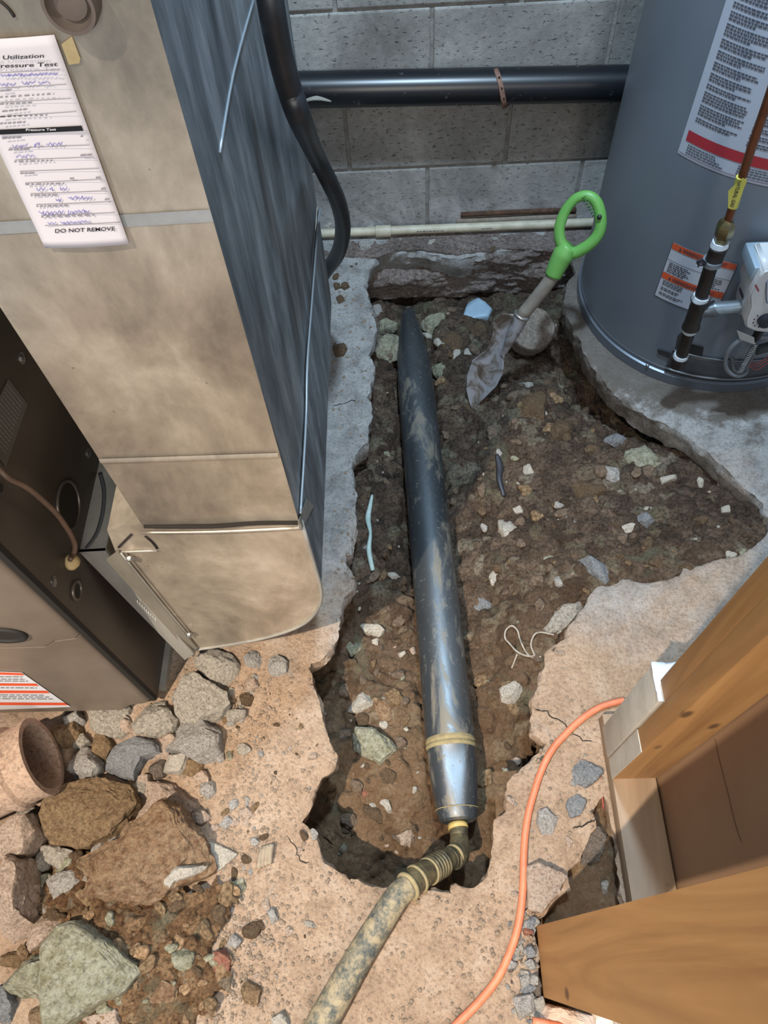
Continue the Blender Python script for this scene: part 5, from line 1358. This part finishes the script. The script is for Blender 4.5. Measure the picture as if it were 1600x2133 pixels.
# ---- boring tool in the trench
m_mole, nt, b = new_mat('muddy_steel'); v = tex_coord(nt, (1, .35, 1))
n1 = noise(nt, v, 18, 10, .72, .6); n2 = noise(nt, tex_coord(nt), 90, 5, .7)
c = ramp(nt, noise(nt, v, 4, 6, .6), [(.3, '4a4f53'), (.6, '6e7478'), (.8, '858a8c')])
mud = ramp(nt, n1, [(.53, (0, 0, 0)), (.62, (1, 1, 1))])
spk = ramp(nt, n2, [(.61, (0, 0, 0)), (.67, (1, 1, 1))])
fac = mathn(nt, 'MAXIMUM', mathn(nt, 'MULTIPLY', mud, .6), mathn(nt, 'MULTIPLY', spk, .5))
c = mixc(nt, fac, c, '857a64'); nt.links.new(c, b.inputs['Base Color'])
nt.links.new(mathn(nt, 'MULTIPLY_ADD', fac, -.6, .85), b.inputs['Metallic']); nt.links.new(mathn(nt, 'MULTIPLY_ADD', fac, .40, .44), b.inputs['Roughness'])
bump(nt, b, fac, .15, .002)
MA = P(851, 652, -.165); MBt = P(954, 1706, -.125)
def along(py):
    lo, hi = 0., 1.1
    for _ in range(40):
        t = (lo+hi)/2
        if proj(MA + (MBt-MA)*t)[1] < py: lo = t
        else: hi = t
    return t
ml = float(np.linalg.norm(MBt-MA)); md = (MBt-MA)/ml
mole = empty('boring_tool', tuple((MA+MBt)/2)); tag(mole, 'long muddy steel pneumatic boring tool lying in the trench', 'boring tool')
sgm = lambda rows: [(r_q, along(y)*ml) for y, r_q in rows]
mb = MB(); mb.lathe(MA, md, sgm([(646, .012), (652, .020), (668, .026), (690, .035), (715, .043), (745, .049), (780, .0525), (830, .054), (1000, .0545), (1250, .055), (1500, .056), (1530, .056), (1540, .0555)]), 64)
mb.obj('steel_body', m_mole, mole, angle=40)
dirt = plain('dried_mud', '7c7053', .8, 0, '91845f', 60, .5, 90)
mb = MB(); mb.lathe(MA, md, sgm([(1540, .0552), (1546, .0570), (1551, .0545), (1556, .0575), (1562, .0545)]), 64, cap=False); mb.obj('locking_ring', dirt, mole, angle=40)
mb = MB(); mb.lathe(MA, md, sgm([(1560, .0545), (1580, .0545), (1610, .0530), (1650, .0490), (1684, .0440)]), 64)
V = np.array(mb.V); camd = np.array([0, 0, CH]) - MBt; camd -= md*(camd@md); camd /= np.linalg.norm(camd); side = np.cross(md, camd)
for sgn, ang in ((1, -.12),):
    n_ = camd*math.cos(ang) + side*math.sin(ang)
    for i in range(len(V)):
        rel = V[i]-MA; t_ = rel@md; rad = rel - md*t_; d_n = rad@n_
        if along(1566)*ml < t_ < along(1655)*ml and d_n > .047: V[i] -= n_*(d_n-.047)
mb.V = [tuple(q) for q in V]; mb.obj('tail_section', m_mole, mole, angle=25)
mb = MB(); mb.lathe(MA, md, sgm([(1684, .0450), (1688, .0455), (1708, .0405), (1712, .034)]), 48); mb.obj('end_collar', m_mole, mole, angle=30)
mb = MB(); 
for k in range(46):
    a = math.radians(k*8); 
ring = [MA + md*(along(1686)*ml) + (camd*math.cos(a) + side*math.sin(a))*.0458 for a in np.linspace(0, 2*math.pi, 41)[:-1]]
mb.tube(ring, .0012, seg=6, closed=True, smooth=1); mb.obj('mud_line', dirt, mole)
mb = MB()
fl = lambda x, y: x
put_text(mb, '30-5', lambda u, v: (lambda w: MA + md*(along(1592)*ml + v*.008) + (camd*math.cos(.62-u*.16)+side*math.sin(.62-u*.16)*-1*-1)*.0546)(0), 0, 1, 0, .9); 
mb.obj('stamped_mark', dirt, mole, smooth=False)
# hose with its couplings
hose = empty('air_hose', tuple(P(720, 2040, .0))); tag(hose, 'thick muddy air hose running from the boring tool over the slab towards the camera', 'hose')
m_hose, nt, b = new_mat('muddy_hose'); v = tex_coord(nt); n1 = noise(nt, v, 38, 10, .8, .15)
c = ramp(nt, n1, [(.38, '333a3e'), (.47, '5d5c50'), (.54, '857961'), (.70, 'a39675')]); nt.links.new(c, b.inputs['Base Color']); b.inputs['Roughness'].default_value = .7; bump(nt, b, n1, .35, .004)
m_cpl = plain('muddy_coupling', '3c3a33', .5, .4, '7d7152', 40, .3, 80)
neck = [MA + md*(ml*along(1706)), P(955, 1722, -.122), P(957, 1748, -.112)]
mb = MB(); mb.tube(neck, [.020, .020, .019], seg=20, smooth=3); mb.obj('hose_neck', m_cpl, hose)
mb = MB(); mb.tube([P(953, 1716, -.121), P(955, 1727, -.119)], .0215, seg=20, smooth=1); mb.obj('yellow_band', plain('band_yellow', 'a08a4e', .6, 0, 'b59e62', 30), hose)
mb = MB(); mb.tube([P(957, 1742, -.115), P(957, 1762, -.105), P(955, 1782, -.092), P(945, 1790, -.08)], [.019, .021, .022, .021], seg=20, smooth=4); mb.obj('swivel', m_cpl, hose)
cl = [P(948, 1782, -.085), P(925, 1796, -.055), P(898, 1812, -.022), P(872, 1828, .008), P(848, 1848, .026)]
mb = MB(); mb.tube(cl, [.020, .0225, .0235, .025, .0245], seg=24, smooth=6); mb.obj('clamp_sleeve', m_cpl, hose)
def frame_at(pts, t):
    t = t*(len(pts)-1); i = min(int(t), len(pts)-2); f = t-i; p = pts[i]*(1-f)+pts[i+1]*f; d = pts[i+1]-pts[i]; return p, d/np.linalg.norm(d)
for k, (t, rr_) in enumerate(((.02, .0235), (.12, .0225), (.30, .0262), (.35, .0262), (.40, .0262), (.45, .0265), (.50, .0265), (.55, .0262), (.78, .0275), (.98, .0275))):
    p, d = frame_at(cl, t); mb = MB(); mb.lathe(p, d, [(rr_-.003, -.004), (rr_, -.002), (rr_, .002), (rr_-.003, .004)], 28)
    mb.obj('clamp_band', dirt if k in (0, 7, 8, 9) else m_cpl, hose)
hp = [P(852, 1845, .024), P(832, 1862, .029), P(812, 1890, .029), P(790, 1925, .028), P(765, 1965, .028), P(735, 2015, .028), P(705, 2068, .028), P(675, 2122, .028), P(640, 2190, .028)]
mb = MB(); mb.tube(hp, [.0225, .0235, .0240, .0245, .025, .0255, .0262, .027, .027], seg=28, smooth=7); mb.obj('hose_run', m_hose, hose)

# ---- orange cord
cd_px = [(1300, 1459), (1285, 1462), (1250, 1473), (1215, 1495), (1180, 1527), (1150, 1562), (1128, 1605), (1113, 1650), (1101, 1695), (1094, 1740), (1091, 1790), (1090, 1840), (1086, 1890), (1078, 1935), (1062, 1985), (1035, 2040), (995, 2090), (950, 2135), (915, 2175)]
mb = MB(); mb.tube([P(x, y, .0075) for x, y in cd_px], .0072, seg=14, smooth=6)
tag(mb.obj('orange_cord', plain('orange_rubber', 'b8694a', .5, 0, 'cc7c5a', 30, .1, 60)), 'dusty orange extension cord curving over the slab right of the hole', 'cord')
mb = MB(); mb.tube([P(1110, 2128, .03), P(1180, 2140, .03), P(1260, 2160, .03)], .0072, seg=12, smooth=4)
tag(mb.obj('orange_cord', bpy.data.materials['orange_rubber']), 'short visible end of an orange cord at the very bottom edge by the drywall', 'cord')

# ---- string
st1 = [(1605, 560), (1570, 545), (1535, 541), (1505, 560), (1490, 600), (1500, 640), (1505, 665), (1470, 662), (1420, 640), (1380, 605), (1358, 570), (1362, 530), (1390, 514), (1420, 530), (1432, 570), (1445, 615), (1475, 655), (1510, 672), (1540, 670)]
S5 = lambda q: (500+q[0]/2.4615, 1100+q[1]/2.4615)
mb = MB(); pts = []
for i, q in enumerate(st1): p = on_soil(*S5(q)); p[2] += .008 + (.008 if i % 3 == 0 else 0); pts.append(p)
mb.tube(pts, .0022, seg=8, smooth=6)
tl = [on_soil(*S5(q)) + np.array([0, 0, .006]) for q in ((1420, 650), (1405, 690), (1392, 722))]; mb.tube(tl, .002, seg=8, smooth=4)
tag(mb.obj('string_loop', plain('white_string', '8f877c', .9, 0, 'a59d91', 60, .5, 200)), 'dirty white string lying in two loops on the soil', 'string')

# ---- shovel leaning on the water heater
TIP = P(984, 850, -.150); HAND = PY(1218, 445, 1.515); sd = HAND-TIP; sl = np.linalg.norm(sd); sd /= sl
nrm = np.array([0, 0, CH]) - (TIP+HAND)/2; nrm -= sd*(nrm@sd); nrm /= np.linalg.norm(nrm); sw = np.cross(sd, nrm)
nb = nrm*.92 + sw*.39; nb /= np.linalg.norm(nb)
def PN(px, py, off=0.0, n=nrm, base=None):
    base = TIP if base is None else base
    r = ray(px, py); o_ = np.array([0, 0, CH]); t = ((base-o_)@n + off)/(r@n); return o_ + r*t
shov = empty('shovel', tuple(TIP)); tag(shov, 'small muddy shovel with green D grip leaning against the water heater', 'shovel')
rows = [((1046, 652), (1084, 655)), ((1029, 671), (1078, 678)), ((1025, 700), (1066, 706)), ((1014, 728), (1053, 728)), ((984, 750), (1051, 748)), ((973, 780), (1049, 776)), ((971, 810), (1035, 804)), ((977, 838), (1008, 831)), ((983, 851), (987, 851))]
m_bl, nt, b = new_mat('muddy_blade'); v = tex_coord(nt); n1 = noise(nt, v, 16, 7, .6, .8)
c = ramp(nt, n1, [(.44, 'a3a2a6'), (.50, '867f79'), (.58, '5a4d43')]); nt.links.new(c, b.inputs['Base Color']); b.inputs['Metallic'].default_value = .45; b.inputs['Roughness'].default_value = .42; bump(nt, b, n1, .3, .004)
def blade(u, v):
    t = v*(len(rows)-1); i = min(int(t), len(rows)-2); f = t-i; f = f*f*(3-2*f)*.5+f*.5
    l = np.array(rows[i][0])*(1-f)+np.array(rows[i+1][0])*f; r = np.array(rows[i][1])*(1-f)+np.array(rows[i+1][1])*f
    q = l*(1-u)+r*u; dish = .022*(4*u*(1-u))*min(1, v*2.2)*(1-.5*v)
    return PN(q[0], q[1], -dish)
mb = MB(); mb.grid(blade, 18, 40); bl = mb.obj('blade', m_bl, shov); sm = bl.modifiers.new('t', 'SOLIDIFY'); sm.thickness = .0025
mb = MB(); mb.tube([PN(1046, 742, -.008), PN(1056, 722, -.002), PN(1068, 697, .002), PN(1082, 668, .004), PN(1088, 655, .004)], [.006, .011, .0165, .0195, .0205], seg=16, smooth=4); mb.obj('socket', m_bl, shov)
mb = MB(); mb.lathe(PN(1087, 657, .004), sd, [(.0205, -.004), (.0225, -.002), (.0225, .003), (.018, .004)], 24); mb.obj('ferrule', plain('bright_ring', 'a9a59d', .3, .8), shov)
mb = MB(); mb.tube([PN(1085, 660, .004), PN(1130, 605, .002), PN(1168, 552)], [.0175, .0172, .0172], seg=18, smooth=3); mb.obj('wooden_shaft', plain('weathered_ash', '6f675d', .7, 0, '857c70', 20, .3, 60), shov)
gm_ = plain('green_plastic', '5c9646', .45, 0, '689f50', 6, .05, 40)
mb = MB(); mb.tube([PN(1152, 574), PN(1162, 552), PN(1175, 528), PN(1188, 512)], [.0215, .024, .027, .020], seg=18, smooth=4); mb.obj('grip_socket', gm_, shov)
lp = [(1190, 527), (1170, 508), (1165, 480), (1172, 452), (1184, 430), (1202, 412), (1226, 408), (1243, 422), (1251, 450), (1250, 478), (1238, 500), (1215, 518)]
mb = MB(); mb.tube([PN(x, y, 0) for x, y in lp], [.0135, .0125, .012, .0115, .0105, .010, .0105, .0115, .012, .012, .0125, .013], seg=14, smooth=6, closed=True, flat=1.15); gr = mb.obj('grip_loop', gm_, shov)
mb = MB()
for k in range(7):
    t = k/6; x = 1216+22*t; y = 412+36*t; mb.tube([PN(x-3.5, y+2.5, .0185), PN(x+4.5, y-3.0, .0185)], .0016, seg=5, smooth=1)
mb.obj('grip_ribs', plain('dark_green', '2f6322', .6), gr)
mb = MB(); p_ = PN(1249, 452, .014); mb.lathe(p_, nrm, [(.0055, -.002), (.0055, .004)], 14); mb.obj('grip_button', plain('button_dark', '1d241c', .5), gr)

# ---- capped pipe stub behind the shovel
C_ = P(1111, 684, -.06); axd = np.array([0, 0, CH]) - C_; axd /= np.linalg.norm(axd); axd = axd*.8 + np.array([.12, 0, .42]); axd /= np.linalg.norm(axd)
mb = MB(); cap_r = .066
mb.lathe(C_ - axd*.105, axd, [(cap_r*.9, 0), (cap_r*.95, .02), (cap_r*.9, .028), (cap_r*.97, .04), (cap_r*.93, .047), (cap_r*.99, .062), (cap_r*.95, .07), (cap_r, .085), (cap_r, .098), (cap_r*.94, .105)], 48)
m_cap = stone_mat('tan_clay', ['5b5049', '6f645b', '857a6f'], '8f857a', 10, bmp=.3)
tag(mb.obj('pipe_stub', m_cap, angle=40), 'round ribbed pipe cap with a flat tan lid set in the soil behind the shovel', 'pipe')
# flat tan lid face
# ---- blue shard
bp = [(950+x/4.4424, 380+y/4.4424) for x, y in ((130, 1110), (190, 1085), (265, 1130), (325, 1190), (290, 1255), (210, 1270), (130, 1290), (72, 1250), (92, 1180))]
rock('plastic_shard', bp, .03, plain('pale_blue_plastic', '8aa3b5', .45, 0, '9db4c4', 12, .1, 40), 'pale blue plastic shard lying under the wall footing', 'shard', facets=1, amp=.02, p=.25, q=.4)
mb = MB(); pts = [on_soil(x, y)+np.array([0, 0, .010]) for x, y in ((776, 1035), (771, 1060), (767, 1085), (772, 1115), (769, 1150), (777, 1192))]
mb.tube(pts, [.003, .006, .008, .004, .007, .006], seg=8, smooth=5); tag(mb.obj('pipe_fragment', plain('pale_teal', '8fa6a2', .6, 0, 'a8bcb7', 30)), 'pale teal strip of broken pipe edge on the left lip of the trench', 'pipe piece')
mb = MB(); pts = [on_soil(x, y)+np.array([0, 0, .004]) for x, y in ((1035, 948), (1041, 975), (1040, 1000), (1050, 1035))]
mb.tube(pts, [.006, .010, .008, .005], seg=8, smooth=4, flat=.5); tag(mb.obj('plastic_strip', plain('black_plastic_b', '1c1d24', .5, 0, '2c2c33', 30)), 'torn black plastic strip half buried in the soil', 'plastic')

# ---- clay pipe at the left edge
clay = stone_mat('dusty_clay', ['9c826e', 'b39783', 'c4ab96'], 'bfa690', 8, bmp=.3, bscale=60)
pc = P(88, 1574, .105); ad = np.array([.86, .36, .10]); ad /= np.linalg.norm(ad)
cp_ = empty('clay_pipe', (pc[0]-.12, pc[1]-.05, 0)); tag(cp_, 'dusty clay drain pipe with its open socket facing right at the left edge', 'pipe')
rO, rI = .080, .066
mb = MB(); mb.lathe(pc, ad, [(rI-.004, -.22), (rI, -.10), (rI, -.006), (rI+.002, 0), (rO, 0), (rO+.001, -.012), (rO-.003, -.020), (rO-.003, -.045), (rO+.004, -.052), (rO+.004, -.066), (rO-.004, -.078), (rO-.006, -.30), (rI-.004, -.30), (rI-.004, -.22)], 64, cap=False)
fix_normals(mb.obj('pipe_barrel', clay, cp_, angle=40))

# ---- cracks across the slab
for pts_ in ([(1113, 1478), (1140, 1483), (1165, 1500), (1190, 1522), (1214, 1541), (1240, 1548)], [(1085, 1812), (1108, 1800), (1140, 1812), (1178, 1830)], [(1088, 1897), (1110, 1890), (1130, 1897)],
             [(1190, 1726), (1210, 1722), (1228, 1710), (1244, 1706)], [(690, 848), (712, 842), (735, 832), (752, 838)], [(595, 1745), (615, 1765), (622, 1790), (650, 1800)]):
    mb = MB(); rgc = np.random.default_rng(len(pts_)); w = []
    for (xa, ya), (xb, yb) in zip(pts_[:-1], pts_[1:]):
        for k in range(4): w.append(P(xa+(xb-xa)*k/4+rgc.uniform(-3, 3), ya+(yb-ya)*k/4+rgc.uniform(-3, 3), .0))
    mb.tube(w, [.0004]+[.0013]*(len(w)-2)+[.0004], seg=6, smooth=1)
    q = mb.obj('crack', dark_gap, floor)
